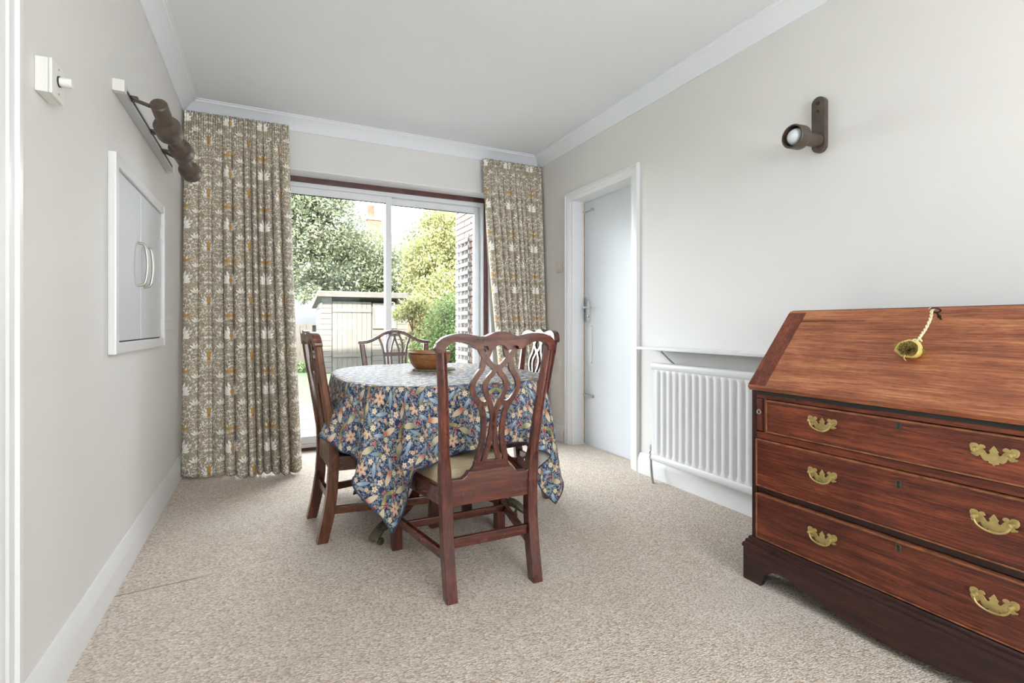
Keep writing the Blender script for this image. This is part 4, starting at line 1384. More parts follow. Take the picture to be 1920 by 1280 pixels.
    P = solve(P, nx, ny, 150, 12, rho < 0.90, np.stack([px, py], -1), 4.0)
    # refine to twice the resolution
    n2x, n2y = 2 * nx - 1, 2 * ny - 1
    R = np.zeros((n2x, n2y, 3))
    R[::2, ::2] = P
    R[1::2, ::2] = (P[1:] + P[:-1]) / 2
    R[:, 1::2] = (R[:, 2::2] + R[:, :-2:2]) / 2
    gx, gy, px, py, rho = flat(n2x, n2y)
    P = solve(R, n2x, n2y, 22, 10, rho < 0.90, np.stack([px, py], -1), 3.0)
    # ease out the last kinks of the hanging part
    for _ in range(3):
        S_ = P.copy()
        S_[1:-1, 1:-1] = 0.5 * P[1:-1, 1:-1] + 0.125 * (P[2:, 1:-1] + P[:-2, 1:-1] + P[1:-1, 2:] + P[1:-1, :-2])
        P = np.where((rho > 1.03)[..., None], S_, P)
    return P, gx, gy, n2x, n2y
P, gx, gy, nx, ny = drape()
me = bpy.data.meshes.new('cloth')
fs = []
for i in range(nx - 1):
    for j in range(ny - 1):
        a = i * ny + j
        fs.append((a, a + ny, a + ny + 1, a + 1))
cloth = empty('tablecloth', (TC[0], TC[1], 0.0))
me.from_pydata([(p[0] - TC[0], p[1] - TC[1], p[2]) for p in P.reshape(-1, 3)], [], fs)
ul = me.uv_layers.new(name='UVMap')
li = np.zeros(len(me.loops), dtype=np.int32)
me.loops.foreach_get('vertex_index', li)
uvs = np.stack([gx + 5.0, gy + 5.0], -1).reshape(-1, 2).astype(np.float32)
ul.data.foreach_set('uv', uvs[li].ravel())
for p in me.polygons:
    p.use_smooth = True
me.materials.append(M['floral_cloth']); me.materials.append(M['cloth_backing']); me.materials.append(M['cloth_hem'])
co = bpy.data.objects.new('cloth_sheet', me)
C.objects.link(co)
co.parent = cloth
md = co.modifiers.new('round', 'SUBSURF'); md.levels = 1; md.render_levels = 1
md = co.modifiers.new('thickness', 'SOLIDIFY')
md.thickness = 0.0016; md.offset = -1.0; md.material_offset = 1; md.material_offset_rim = 2
tag(cloth, 'navy floral-print tablecloth hanging in points over the dining table', 'tablecloth')
# dark bound hem along the four edges
hem = MB()
for idx in ([(i, 0) for i in range(nx)], [(i, ny - 1) for i in range(nx)], [(0, j) for j in range(ny)], [(nx - 1, j) for j in range(ny)]):
    hem.tube([(P[i, j, 0] - TC[0], P[i, j, 1] - TC[1], P[i, j, 2]) for i, j in idx], 0.0032, 6)
hem.build('hem', 'cloth_hem', cloth, smooth=60)

# wooden bowl on a small mat
bz = TZ + 0.0055
mt = tag(MB().lathe([(0.0, 0.0), (0.118, 0.0), (0.121, 0.002), (0.118, 0.0045), (0.0, 0.0045)], 40, (0, 0, 1), (0, 0, 0)).build('place_mat', 'mat_cork', smooth=30), 'round grey-brown mat under the wooden bowl', 'mat')
mt.location = (0.842, 2.735, bz)
bw = empty('wooden_bowl', (0.820, 2.745, bz + 0.0046))
tag(bw, 'turned wooden bowl standing on the patterned tablecloth', 'bowl')
MB().lathe([(0.0, 0.0), (0.070, 0.0), (0.085, 0.006), (0.104, 0.030), (0.117, 0.062), (0.121, 0.086), (0.120, 0.096), (0.116, 0.099), (0.112, 0.095), (0.110, 0.070), (0.094, 0.030), (0.070, 0.014), (0.0, 0.010)], 48, cap=False).build('bowl_body', 'bowl_wood', bw, smooth=35)
MB().lathe([(0.1215, 0.084), (0.1222, 0.086), (0.1218, 0.089), (0.1205, 0.089)], 48, cap=False).build('rim_line', 'dark_oak_X', bw, smooth=50)

# ------------------------------------------------------------------ bureau
BX0, BX1, BY0, BY1 = 1.670, 2.198, 0.327, 1.323
bur = empty('bureau', ((BX0 + BX1) / 2, (BY0 + BY1) / 2, 0))
tag(bur, 'dark oak slope-front bureau with three brass-handled drawers against the right wall', 'bureau')
TBu = Matrix.Translation((-(BX0 + BX1) / 2, -(BY0 + BY1) / 2, 0))
def bp(mb, name, mat, parent=bur, **k):
    return mb.build(name, mat, parent, tf=TBu, **k)
ZT, ZL, ZB = 1.030, 0.735, 0.150
XT = 1.915
# sides with the slope cut
side = [(BX0, ZB), (BX1, ZB), (BX1, ZT - 0.018), (XT - 0.004, ZT - 0.018), (BX0 + 0.004, ZL - 0.002), (BX0, ZL - 0.006)]
bp(MB().prism(side, 0.020, lambda a, b, d: (a, BY1 - 0.020 + d, b)), 'side_panel', 'dark_oak_Z', bevel=0.0015)
bp(MB().prism(side, 0.020, lambda a, b, d: (a, BY0 + d, b)), 'side_panel', 'dark_oak_Z', bevel=0.0015)
bp(MB().box(BX1 - 0.012, BX1 - 0.002, BY0 + 0.0205, BY1 - 0.0205, ZB, ZT - 0.020), 'back_panel', 'dark_oak_Y')
bp(MB().box(XT - 0.006, BX1 + 0.002, BY0 - 0.004, BY1 + 0.004, ZT - 0.018, ZT), 'top_board', 'dark_oak_Y', bevel=0.003)
# carcase front rails behind the drawers
rails = MB()
bp(MB().box(BX0 + 0.001, BX0 + 0.30, BY0 + 0.0205, BY1 - 0.0205, 0.697, 0.7115), 'drawer_rail', 'bureau_oak_Y', bevel=0.001)
bp(MB().box(BX0 + 0.001, BX0 + 0.30, BY0 + 0.0205, BY1 - 0.0205, 0.546, 0.570), 'drawer_rail', 'bureau_oak_Y', bevel=0.001)
bp(MB().box(BX0 + 0.006, BX0 + 0.30, BY0 + 0.0205, BY1 - 0.0205, 0.342, 0.362), 'drawer_rail', 'dark_oak_Y', bevel=0.001)
bp(MB().box(BX0 + 0.006, BX0 + 0.30, BY0 + 0.0205, BY1 - 0.0205, 0.140, 0.165), 'drawer_rail', 'dark_oak_Y', bevel=0.001)
for y0, y1 in ((BY1 - 0.063, BY1 - 0.049), (BY0 + 0.049, BY0 + 0.063)):
    bp(MB().box(BX0 + 0.001, BX0 + 0.30, y0, y1, 0.5705, 0.6965), 'divider', 'bureau_oak_Z', bevel=0.001)
# pull-out lopers with ring pulls
for y0, y1 in ((BY1 - 0.0475, BY1 - 0.0215), (BY0 + 0.0215, BY0 + 0.0475)):
    lp = bp(MB().box(BX0 - 0.001, BX0 + 0.35, y0, y1, 0.574, 0.695), 'loper', 'bureau_oak_Z', bevel=0.003)
    yc = (y0 + y1) / 2
    ring = [(BX0 - 0.006, yc + 0.0075 * math.cos(a), 0.645 + 0.0075 * math.sin(a)) for a in np.linspace(0, 2 * PI, 17)]
    bp(MB().tube(ring, 0.002, 6).lathe([(0.004, 0), (0.004, 0.006)], 8, (-1, 0, 0), (BX0 - 0.001, yc, 0.653)), 'ring_pull', 'dull_steel', lp, smooth=60)

HPTS = [(0, 495), (-40, 550), (-48, 572), (-85, 611), (-66, 640), (-72, 672), (-100, 688), (-128, 668), (-140, 640), (-165, 610), (-196, 590), (-160, 585), (-137, 562), (-146, 530), (-175, 503), (-210, 500), (-235, 510), (-258, 533), (-275, 505), (-310, 489), (-350, 488), (-390, 506), (-410, 545), (-408, 600), (-385, 648), (-362, 672), (-340, 668), (-330, 690), (-352, 705), (-385, 703), (-382, 735), (-355, 750), (-325, 758), (-290, 775), (-255, 758), (-230, 722), (-212, 760), (-196, 796), (-165, 832), (-130, 846), (-105, 832), (-80, 848), (-92, 872), (-55, 884), (-22, 892), (-14, 912), (0, 922)]
def brass_pull(y, z, dr, bail=True):
    k = 0.049 / 410
    left = [(x * k, -(yy - 690) * k) for x, yy in HPTS]
    poly = left + [(-a, b) for a, b in reversed(left)][1:-1]
    pl = bp(MB().prism(poly, 0.0022, lambda a, b, d: (BX0 - 0.0065 - d, y + a, z + b)), 'back_plate', 'brass', dr, bevel=0.0004, segs=1)
    for s in (-1, 1):
        bp(MB().lathe([(0.0058, 0), (0.0062, 0.003), (0.0048, 0.006), (0.0045, 0.013), (0.0055, 0.015), (0.0, 0.017)], 14, (-1, 0, 0), (BX0 - 0.0085, y + s * 0.036, z + 0.008), cap=False), 'post', 'brass', pl, smooth=50)
    if bail:
        path = smooth_path([(BX0 - 0.019, y - 0.036, z + 0.008), (BX0 - 0.021, y - 0.034, z - 0.002), (BX0 - 0.020, y - 0.027, z - 0.012), (BX0 - 0.017, y - 0.014, z - 0.019), (BX0 - 0.016, y, z - 0.021), (BX0 - 0.017, y + 0.014, z - 0.019), (BX0 - 0.020, y + 0.027, z - 0.012), (BX0 - 0.021, y + 0.034, z - 0.002), (BX0 - 0.019, y + 0.036, z + 0.008)], 4)
        rr = [0.0018 + 0.0012 * math.sin(PI * i / (len(path) - 1)) for i in range(len(path))]
        bp(MB().tube(path, rr, 10), 'bail', 'brass', pl, smooth=60)

def drawer(y0, y1, z0, z1, hz_, kz, bails=(True, True)):
    d = bp(MB().box(BX0 - 0.003, BX0 + 0.38, y0 + 0.005, y1 - 0.005, z0 + 0.005, z1 - 0.005), 'drawer', 'bureau_oak_Y')
    # cockbeaded front edge
    f = MB()
    for (a, b, c, e) in ((y0, y1, z1 - 0.0055, z1), (y0, y1, z0, z0 + 0.0055), (y0, y0 + 0.0055, z0 + 0.0055, z1 - 0.0055), (y1 - 0.0055, y1, z0 + 0.0055, z1 - 0.0055)):
        f.box(BX0 - 0.0085, BX0 + 0.02, a, b, c, e)
    bp(f, 'cock_bead', 'bead_worn', d, bevel=0.0015)
    bp(MB().box(BX0 - 0.0060, BX0 + 0.0, y0 + 0.0056, y1 - 0.0056, z0 + 0.0056, z1 - 0.0056), 'drawer_front', 'bureau_oak_Y', d)
    brass_pull(1.048, hz_, d, bails[1])
    brass_pull(0.608, hz_, d, bails[0])
    # key escutcheon
    sh_ = [(-0.0075, -0.012), (0.0075, -0.012), (0.0085, 0.004), (0.006, 0.012), (-0.006, 0.012), (-0.0085, 0.004)]
    es = bp(MB().prism(sh_, 0.0022, lambda a, b, dd: (BX0 - 0.0061 - dd, 0.823 + a, kz + b)), 'escutcheon', 'brass_old', d, bevel=0.0005)
    kh = [(-0.0028, -0.009), (0.0028, -0.009), (0.0022, 0.0), (0.0042, 0.005), (0.003, 0.009), (-0.003, 0.009), (-0.0042, 0.005), (-0.0022, 0.0)]
    bp(MB().prism(kh, 0.0006, lambda a, b, dd: (BX0 - 0.0084 - dd, 0.823 + a, kz + b)), 'keyhole', 'lamp_dark', es)
drawer(BY0 + 0.064, BY1 - 0.064, 0.573, 0.694, 0.640, 0.677, (False, True))
drawer(BY0 + 0.022, BY1 - 0.022, 0.365, 0.543, 0.466, 0.505)
drawer(BY0 + 0.022, BY1 - 0.022, 0.169, 0.338, 0.262, 0.318)

# sloping fall front: board, mitred edge, hinge line
P0, P1 = Vector((BX0 - 0.012, ZL - 0.010)), Vector((XT - 0.006, ZT - 0.012))
dr_ = (P1 - P0).normalized()
nn_ = Vector((-dr_.y, dr_.x))
def slope(s, y, d):
    q = P0 + dr_ * s + nn_ * d
    return (q.x, y, q.y)
LS = (P1 - P0).length
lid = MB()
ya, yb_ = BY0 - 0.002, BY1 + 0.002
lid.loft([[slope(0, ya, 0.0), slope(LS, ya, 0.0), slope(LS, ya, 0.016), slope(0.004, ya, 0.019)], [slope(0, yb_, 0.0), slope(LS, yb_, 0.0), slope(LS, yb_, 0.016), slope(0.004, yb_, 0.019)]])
fall = bp(lid, 'fall_front', 'lid_oak_sheen_Y', bevel=0.003)
# cleated ends and their joint lines
for y0, y1 in ((BY1 - 0.070, BY1 + 0.001), (BY0 - 0.001, BY0 + 0.070)):
    bp(MB().loft([[slope(0.012, y0, 0.012), slope(LS - 0.012, y0, 0.012), slope(LS - 0.012, y0, 0.0172), slope(0.012, y0, 0.0195)], [slope(0.012, y1, 0.012), slope(LS - 0.012, y1, 0.012), slope(LS - 0.012, y1, 0.0172), slope(0.012, y1, 0.0195)]]), 'cleat', 'bureau_oak_X', fall)
bp(MB().loft([[slope(LS - 0.0565, BY1 - 0.30, 0.0150), slope(LS - 0.0555, BY1 - 0.30, 0.0150), slope(LS - 0.0555, BY1 - 0.30, 0.0176), slope(LS - 0.0565, BY1 - 0.30, 0.0176)], [slope(LS - 0.058, BY1 - 0.070, 0.0150), slope(LS - 0.056, BY1 - 0.070, 0.0150), slope(LS - 0.056, BY1 - 0.070, 0.0176), slope(LS - 0.058, BY1 - 0.070, 0.0176)]]), 'split_line', 'lamp_dark', fall)
bp(MB().box(BX0 - 0.004, BX0 + 0.02, BY0 + 0.0205, BY1 - 0.0205, 0.712, ZL - 0.008), 'gap_shade', 'lamp_dark')  # black strip painted as the shade under the lid's lower edge
for y in (1.16, 0.50):
    bp(MB().box(BX0 - 0.007, BX0 + 0.01, y - 0.022, y + 0.022, 0.7085, 0.7125), 'hinge', 'brass_old')

# plinth: moulded top and bracket feet with an apron
mold = [(0.0, 0.165), (-0.006, 0.165), (-0.009, 0.160), (-0.009, 0.155), (-0.015, 0.152), (-0.017, 0.146), (-0.017, 0.141), (-0.023, 0.138), (-0.025, 0.130), (-0.025, 0.122), (0.0, 0.122)]
r0 = [(BX0 + p, BY0 + p, z) for p, z in mold]
r1 = [(BX0 + p, BY1 - p, z) for p, z in mold]
r2 = [(BX1, BY1 - p, z) for p, z in mold]
rb = [(BX1, BY0 + p, z) for p, z in mold]
bp(MB().loft([rb, r0, r1, r2]), 'plinth_moulding', 'dark_oak_Y', smooth=30)
def foot_outline(y0, y1):
    """front plinth from y1 (far) to y0 with bracket feet and a shaped apron"""
    w = y1 - y0
    low = [(0, 0.0), (0.072, 0.0), (0.078, 0.022), (0.092, 0.050), (0.115, 0.068), (0.145, 0.075), (0.18, 0.072), (0.22, 0.060), (0.30, 0.044), (0.36, 0.036), (0.42, 0.028), (0.47, 0.024), (0.50, 0.023)]
    L_ = [(a * w / 1.0, b) for a, b in low]
    full = [(y0 + a, b) for a, b in L_] + [(y1 - a, b) for a, b in reversed(L_)][1:]
    return full + [(y1, 0.1225), (y0, 0.1225)]
bp(MB().prism(foot_outline(BY0 - 0.022, BY1 + 0.022), 0.020, lambda a, b, d: (BX0 - 0.022 + d, a, b)), 'bracket_plinth', 'dark_oak_Y', bevel=0.0015)
sfo = [(0, 0.0), (0.075, 0.0), (0.082, 0.022), (0.098, 0.052), (0.125, 0.070), (0.40, 0.070), (0.43, 0.050), (0.45, 0.0), (0.546, 0.0), (0.546, 0.1225), (0, 0.1225)]
for y in (BY1 + 0.002, BY0 - 0.022):
    bp(MB().prism([(BX0 - 0.0015 + a, b) for a, b in sfo], 0.0199, lambda a, b, d: (a, y + d, b)), 'side_plinth', 'dark_oak_X', bevel=0.0015)

# key in the fall-front lock
kp = P0 + dr_ * (LS - 0.052) + nn_ * 0.017
ky = 0.806
key = empty('bureau_key', (kp.x, ky, kp.y))
tag(key, 'old iron key standing in the lock of the bureau lid', 'key')
n3 = Vector((nn_.x, 0, nn_.y))
d3 = Vector((dr_.x, 0, dr_.y))
MB().tube([n3 * 0.0005, n3 * 0.032], 0.003, 8).lathe([(0.0055, 0.012), (0.0055, 0.016)], 10, n3).build('shank', 'iron', key, smooth=50)
bowc = n3 * 0.043
MB().tube([bowc + (Vector((0, 1, 0)) * 0.0125 * math.cos(a) + n3 * 0.0105 * math.sin(a)) for a in np.linspace(0, 2 * PI, 21)], 0.0026, 8).build('bow', 'iron', key, smooth=50)

# ornament hung from the key: cord, bow knot, dried pod
orn = empty('hanging_pod', (kp.x, ky, kp.y))
tag(orn, 'dried yellow-green moss-filled pod hanging on cream cord from the bureau key', 'ornament')
o0 = Vector((kp.x, ky, kp.y))
start = o0 + n3 * 0.047 + Vector((0, 0.008, 0)) 
podc = Vector(slope(LS - 0.052 - 0.138, 0.838, 0.036))
def rel(p):
    return p - o0
top_pod = Vector(slope(LS - 0.052 - 0.104, 0.832, 0.032))
st_ = [start, start.lerp(top_pod, 0.18) + n3 * -0.012, start.lerp(top_pod, 0.5) + n3 * -0.012, start.lerp(top_pod, 0.8) + n3 * -0.004, top_pod]
cpath = smooth_path([rel(p) for p in st_], 12)
cord = MB()
for ph0 in (0, PI):
    q = []
    for i, p in enumerate(cpath):
        a = ph0 + i * 0.75
        q.append(Vector(p) + Vector((0, 1, 0)) * 0.0021 * math.cos(a) + n3 * 0.0021 * math.sin(a))
    cord.tube(q, 0.0026, 6)
cord.tube([rel(start) + (n3 * math.cos(a) * 0.006 + Vector((0, 1, 0)) * math.sin(a) * 0.006) for a in np.linspace(0, 2 * PI, 13)], 0.002, 6)
cord.build('cord', 'rope', orn, smooth=60)
kn = MB()
kc = rel(top_pod)
for s in (-1, 1):
    kn.tube([kc + Vector((0, 1, 0)) * s * 0.013 * t + d3 * 0.007 * math.sin(t * PI) + n3 * 0.003 for t in np.linspace(0, 1, 7)], 0.0026, 6)
    kn.tube([kc + Vector((0, 1, 0)) * s * 0.010 * t + d3 * (-0.012 * t) + n3 * 0.003 for t in np.linspace(0, 1, 4)], 0.002, 6)
kn.tube([kc + Vector((0, 1, 0)) * 0.008 * math.cos(a) + n3 * 0.008 * math.sin(a) - d3 * 0.006 for a in np.linspace(0, 2 * PI, 13)], 0.0035, 6)
kn.build('bow_knot', 'rope', orn, smooth=60)
plain('pod_skin', srgb(214, 190, 112), 0.7, noise=0.3, scale=40, bump=0.3, bscale=160)
plain('pod_moss', srgb(110, 92, 40), 0.95, noise=0.6, scale=120)
plain('pod_leaf', srgb(140, 142, 52), 0.7, noise=0.3, scale=60)
pr = rel(podc)
pax = (n3 * 0.86 - d3 * 0.5).normalized()       # opening faces out and down
e1 = Vector((0, 1, 0))
e2 = pax.cross(e1)
rings = []
for (r, h) in ((0.004, -0.026), (0.020, -0.022), (0.030, -0.010), (0.035, 0.004), (0.034, 0.014), (0.029, 0.017), (0.026, 0.010), (0.020, 0.002), (0.0, -0.002)):
    ring = []
    for k_ in range(24):
        a = 2 * PI * k_ / 24
        wob = 1 + 0.05 * math.sin(3 * a + 1) + 0.03 * math.sin(7 * a)
        ring.append(pr + pax * (h + 0.002 * math.sin(5 * a)) + (e1 * math.cos(a) * 1.0 + e2 * math.sin(a) * 0.82) * r * wob)
    rings.append(ring)
MB().loft(rings, cap=False).build('pod_shell', 'pod_skin', orn, smooth=60)
ms = MB()
for i in range(140):
    a, r = random.uniform(0, 2 * PI), 0.023 * math.sqrt(random.random())
    c0 = pr + (e1 * math.cos(a) + e2 * math.sin(a) * 0.82) * r + pax * (0.004 + 0.5 * r)
    c1_ = c0 + Vector((random.uniform(-1, 1), random.uniform(-1, 1), random.uniform(-1, 1))) * 0.006 + pax * 0.005
    ms.tube([c0, c0.lerp(c1_, 0.5) + pax * 0.002, c1_], 0.0009, 4)
mo = ms.build('moss', 'pod_moss', orn)
mo['kind'] = 'stuff'
for s, t in ((1, -0.25), (-1, 0.1)):
    c0 = pr + e1 * s * 0.022 + e2 * t * 0.03
    dirv = (e1 * s + e2 * t).normalized()
    sd = pax.cross(dirv)
    dirv = dirv * 0.72; sd = sd * 0.8
    vs_ = [c0, c0 + dirv * 0.010 + sd * 0.011 + pax * 0.004, c0 + dirv * 0.024 + sd * 0.006 + pax * 0.009, c0 + dirv * 0.031 + pax * 0.008, c0 + dirv * 0.024 - sd * 0.007 + pax * 0.004, c0 + dirv * 0.010 - sd * 0.012 + pax * 0.002]
    lf = MB().add(vs_, [(0, 1, 2, 3, 4, 5)]).build('sepal', 'pod_leaf', orn)
    lf.modifiers.new('thickness', 'SOLIDIFY').thickness = 0.001
MB().tube([pr - d3 * 0.030 + n3 * 0.012, pr - d3 * 0.040 + n3 * 0.008 + e1 * 0.002, pr - d3 * 0.047 + n3 * 0.004 - e1 * 0.005], 0.0008, 5).build('fibre', 'rope', orn)

# ------------------------------------------------------------------ outside
GZ = -0.10
gr = MB().box(-30, 40, YB + 0.31, 60, GZ - 0.3, GZ - 0.012).build('floor_garden', 'lawn_grass')
struct(gr, 'pale green lawn beyond the patio', 'lawn')
# patio slabs
pat = MB().box(-3.0, 2.2, YB + 0.31, 7.45, GZ - 0.2, GZ - 0.008).build('floor_patio', 'mortar')
struct(pat, 'pale paved patio outside the sliding door', 'patio')
slab = None
for i in range(7):
    for j in range(5):
        x0, y0 = -1.95 + i * 0.605, YB + 0.36 + j * 0.605
        if x0 + 0.59 > 2.18:
            continue
        if slab is None:
            s_ = MB().box(-0.295, 0.295, -0.295, 0.295, -0.03, 0.0).build('paving_slab', 'garden_slab', pat, bevel=0.006, segs=1)
            slab = s_
        else:
            s_ = slab.copy(); C.objects.link(s_)
        s_.location = (x0 + 0.295, y0 + 0.295, GZ + random.uniform(-0.002, 0.003))

# brick side wall of the neighbouring extension with its own bricks
BXW = 2.26
gw = MB().box(BXW + 0.004, BXW + 0.4, YB + 0.31, 6.33, GZ - 0.1, 3.0).build('wall_extension', 'mortar')
struct(gw, 'pinkish-grey brick wall of the extension to the right of the patio', 'wall')
bb = None
for r in range(37):
    off = 0.1125 if r % 2 else 0.0
    for c in range(8):
        y1 = 6.335 - c * 0.225 + (off if c else 0.0) * -1 + (0 if c else 0)
        ln_ = 0.215
        if c == 0 and r % 2:
            ln_ = 0.1025
        y1 = 6.335 - (c * 0.225 - (0.1125 if (r % 2 and c) else 0.0))
        if y1 < 4.75:
            continue
        if bb is None:
            b_ = MB().box(-0.012, 0.05, -0.1075, 0.1075, -0.0325, 0.0325).build('brick', 'brick_clay', gw, bevel=0.004, segs=1)
            bb = b_
        else:
            b_ = bb.copy(); C.objects.link(b_)
        b_.scale = (1, ln_ / 0.215, 1)
        b_.location = (BXW + random.uniform(-0.002, 0.002), y1 - ln_ / 2, GZ + 0.04 + r * 0.075)

# trellis fixed to that wall
tre = empty('trellis', (2.215, 5.95, GZ))
tag(tre, 'pale square-lattice wooden trellis on the brick wall', 'trellis')
TT2 = Matrix.Translation((-2.215, -5.95, -GZ))
for k in range(4):
    y = 5.765 + k * 0.118
    MB().box(2.212, 2.222, y - 0.015, y + 0.015, 0.06, 2.06 if k else 2.10).build('upright_lath', 'trellis_wood', tre, tf=TT2)
for k in range(20):
    z = 0.12 + k * 0.1005
    MB().box(2.198, 2.211, 5.745, 6.140, z - 0.023, z + 0.023).build('cross_lath', 'trellis_wood', tre, tf=TT2)
MB().box(2.222, 2.2465, 5.755, 5.775, 0.3, 0.35).box(2.222, 2.2465, 5.755, 5.775, 1.7, 1.75).build('spacer', 'trellis_wood', tre, tf=TT2)

# garden shed
shd = empty('garden_shed', (1.9, 12.0, GZ))
tag(shd, 'pale timber garden shed with boarded door and small window', 'shed')
TSD = Matrix.Translation((-1.9, -12.0, -GZ))
def sp_(mb, name, mat, parent=shd, **k):
    return mb.build(name, mat, parent, tf=TSD, **k)
sx0, sx1, sy0, sy1 = 1.09, 3.05, 12.0, 13.5
sp_(MB().box(sx0 + 0.03, sx1 - 0.03, sy0 + 0.03, sy1, GZ, 1.50), 'carcass', 'shed_board_X')
nb = 14
bhh = (1.62 - GZ) / nb
for k in range(nb):
    z0 = GZ + k * bhh
    sp_(MB().box(sx0, 1.30, sy0, sy0 + 0.028, z0, z0 + bhh - 0.008), 'weatherboard', 'shed_board_X')
    if z0 + bhh < 0.93 or z0 > 1.50:
        sp_(MB().box(2.20, sx1, sy0, sy0 + 0.028, z0, z0 + bhh - 0.008), 'weatherboard', 'shed_board_X')
    else:
        sp_(MB().box(2.78, sx1, sy0, sy0 + 0.028, z0, z0 + bhh - 0.008), 'weatherboard', 'shed_board_X')
    sp_(MB().box(sx0, sx0 + 0.028, sy0 + 0.03, sy1, z0, min(z0 + bhh - 0.008, 1.50)), 'weatherboard', 'shed_board_X')
for k in range(8):
    x0 = 1.312 + k * 0.1085
    sp_(MB().box(x0, x0 + 0.1035, sy0 - 0.012, sy0 + 0.02, GZ + 0.03, 1.52), 'door_board', 'shed_board_Z')
sp_(MB().box(1.312, 2.175, sy0 - 0.03, sy0 - 0.0125, 1.28, 1.36), 'door_ledge', 'shed_board_X')
sp_(MB().box(1.312, 2.175, sy0 - 0.03, sy0 - 0.0125, 0.25, 0.33), 'door_ledge', 'shed_board_X')
wd_ = sp_(MB().box(2.24, 2.74, sy0 - 0.01, sy0 + 0.02, 0.93, 1.47), 'window_opening', 'shed_glass')
for a, b, c, d in ((2.21, 2.25, 0.90, 1.50), (2.73, 2.77, 0.90, 1.50), (2.25, 2.73, 0.90, 0.94), (2.25, 2.73, 1.46, 1.50)):
    sp_(MB().box(a, b, sy0 - 0.025, sy0 + 0.02, c, d), 'window_frame', 'shed_board_Z', wd_)
rf = MB().loft([[(sx0 - 0.10, sy0 - 0.16, 1.66), (sx1 + 0.1, sy0 - 0.16, 1.66), (sx1 + 0.1, sy0 - 0.16, 1.745), (sx0 - 0.10, sy0 - 0.16, 1.745)], [(sx0 - 0.10, sy1 + 0.1, 1.40), (sx1 + 0.1, sy1 + 0.1, 1.40), (sx1 + 0.1, sy1 + 0.1, 1.485), (sx0 - 0.10, sy1 + 0.1, 1.485)]])
sp_(rf, 'roof', 'shed_felt')
sp_(MB().box(sx0 - 0.1, sx1 + 0.1, sy0 - 0.18, sy0 - 0.161, 1.62, 1.735), 'fascia', 'fence_board_Z')

# fence to the left of the shed
fen = empty('garden_fence', (-1.5, 13.4, GZ))
tag(fen, 'pale close-boarded garden fence left of the shed', 'fence')
TF = Matrix.Translation((1.5, -13.4, -GZ))
fb = None
for k in range(46):
    x = -5.6 + k * 0.145
    if x > 1.0:
        break
    if fb is None:
        f_ = MB().box(-0.068, 0.068, -0.01, 0.01, 0.0, 1.12).build('fence_board', 'fence_board_Z', fen)
        fb = f_
    else:
        f_ = fb.copy(); C.objects.link(f_)
    f_.location = (x + 1.5, random.uniform(-0.006, 0.006), 0)
for z in (0.35, 0.98):
    MB().box(-5.7, 1.0, 13.41, 13.46, z + GZ, z + GZ + 0.06).build('fence_rail', 'fence_board_Z', fen, tf=TF)

# low outbuilding behind the fence
ob = empty('outbuilding', (0.5, 17.5, GZ))
tag(ob, 'low outbuilding with a grey hipped roof behind the fence', 'outbuilding')
TO = Matrix.Translation((-0.5, -17.5, -GZ))
MB().box(0.25, 2.9, 16.0, 19.0, GZ, 1.0).build('wall', 'fence_board_Z', ob, tf=TO)
MB().loft([[(0.05, 15.8, 0.98), (3.1, 15.8, 0.98), (3.1, 19.2, 0.98), (0.05, 19.2, 0.98)], [(0.95, 17.2, 1.45), (2.2, 17.2, 1.45), (2.2, 17.8, 1.45), (0.95, 17.8, 1.45)]]).build('roof', 'grey_roof', ob, tf=TO)

# neighbouring white house far behind
nh = empty('white_house', (0.5, 27.0, GZ))
tag(nh, 'white rendered house partly hidden behind the left tree', 'house')
TN_ = Matrix.Translation((-0.5, -27.0, -GZ))
MB().box(-4.0, 2.1, 25.0, 29.0, GZ, 2.95).build('wall', 'render_wall', nh, tf=TN_)
MB().loft([[(-4.4, 24.6, 2.93), (2.5, 24.6, 2.93), (2.5, 29.4, 2.93), (-4.4, 29.4, 2.93)], [(-3.0, 26.6, 4.3), (1.0, 26.6, 4.3), (1.0, 27.4, 4.3), (-3.0, 27.4, 4.3)]]).build('roof', 'roof_tile', nh, tf=TN_)
MB().box(0.55, 1.45, 24.97, 25.02, 1.2, 2.3).build('window', 'shed_glass', nh, tf=TN_)
# house with chimney beyond the trees
ch = empty('brick_house', (6.0, 33.0, GZ))
tag(ch, 'red brick house with a chimney showing above the trees', 'house')
TCH = Matrix.Translation((-6.0, -33.0, -GZ))
MB().box(2.5, 10, 30.5, 36, GZ, 4.6).build('wall', 'terracotta', ch, tf=TCH)
MB().loft([[(2.2, 30.2, 4.55), (10.3, 30.2, 4.55), (10.3, 36.3, 4.55), (2.2, 36.3, 4.55)], [(2.2, 33.1, 7.0), (10.3, 33.1, 7.0), (10.3, 33.3, 7.0), (2.2, 33.3, 7.0)]]).build('roof', 'roof_tile', ch, tf=TCH)
cy_ = 31.8
stk = MB().box(5.55, 6.40, cy_, cy_ + 0.6, 5.2, 7.55).build('chimney_stack', 'terracotta', ch, tf=TCH)
MB().box(5.48, 6.47, cy_ - 0.06, cy_ + 0.66, 7.55, 7.68).build('chimney_cap', 'render_wall', stk, tf=TCH)
for x in (5.80,):
    MB().lathe([(0.24, 7.68), (0.21, 8.0), (0.24, 8.05), (0.22, 8.35), (0.25, 8.40), (0.25, 8.48), (0.18, 8.48)], 14, (0, 0, 1), (x, cy_ + 0.3, 0)).build('chimney_pot', 'terracotta', stk, smooth=40, tf=TCH)

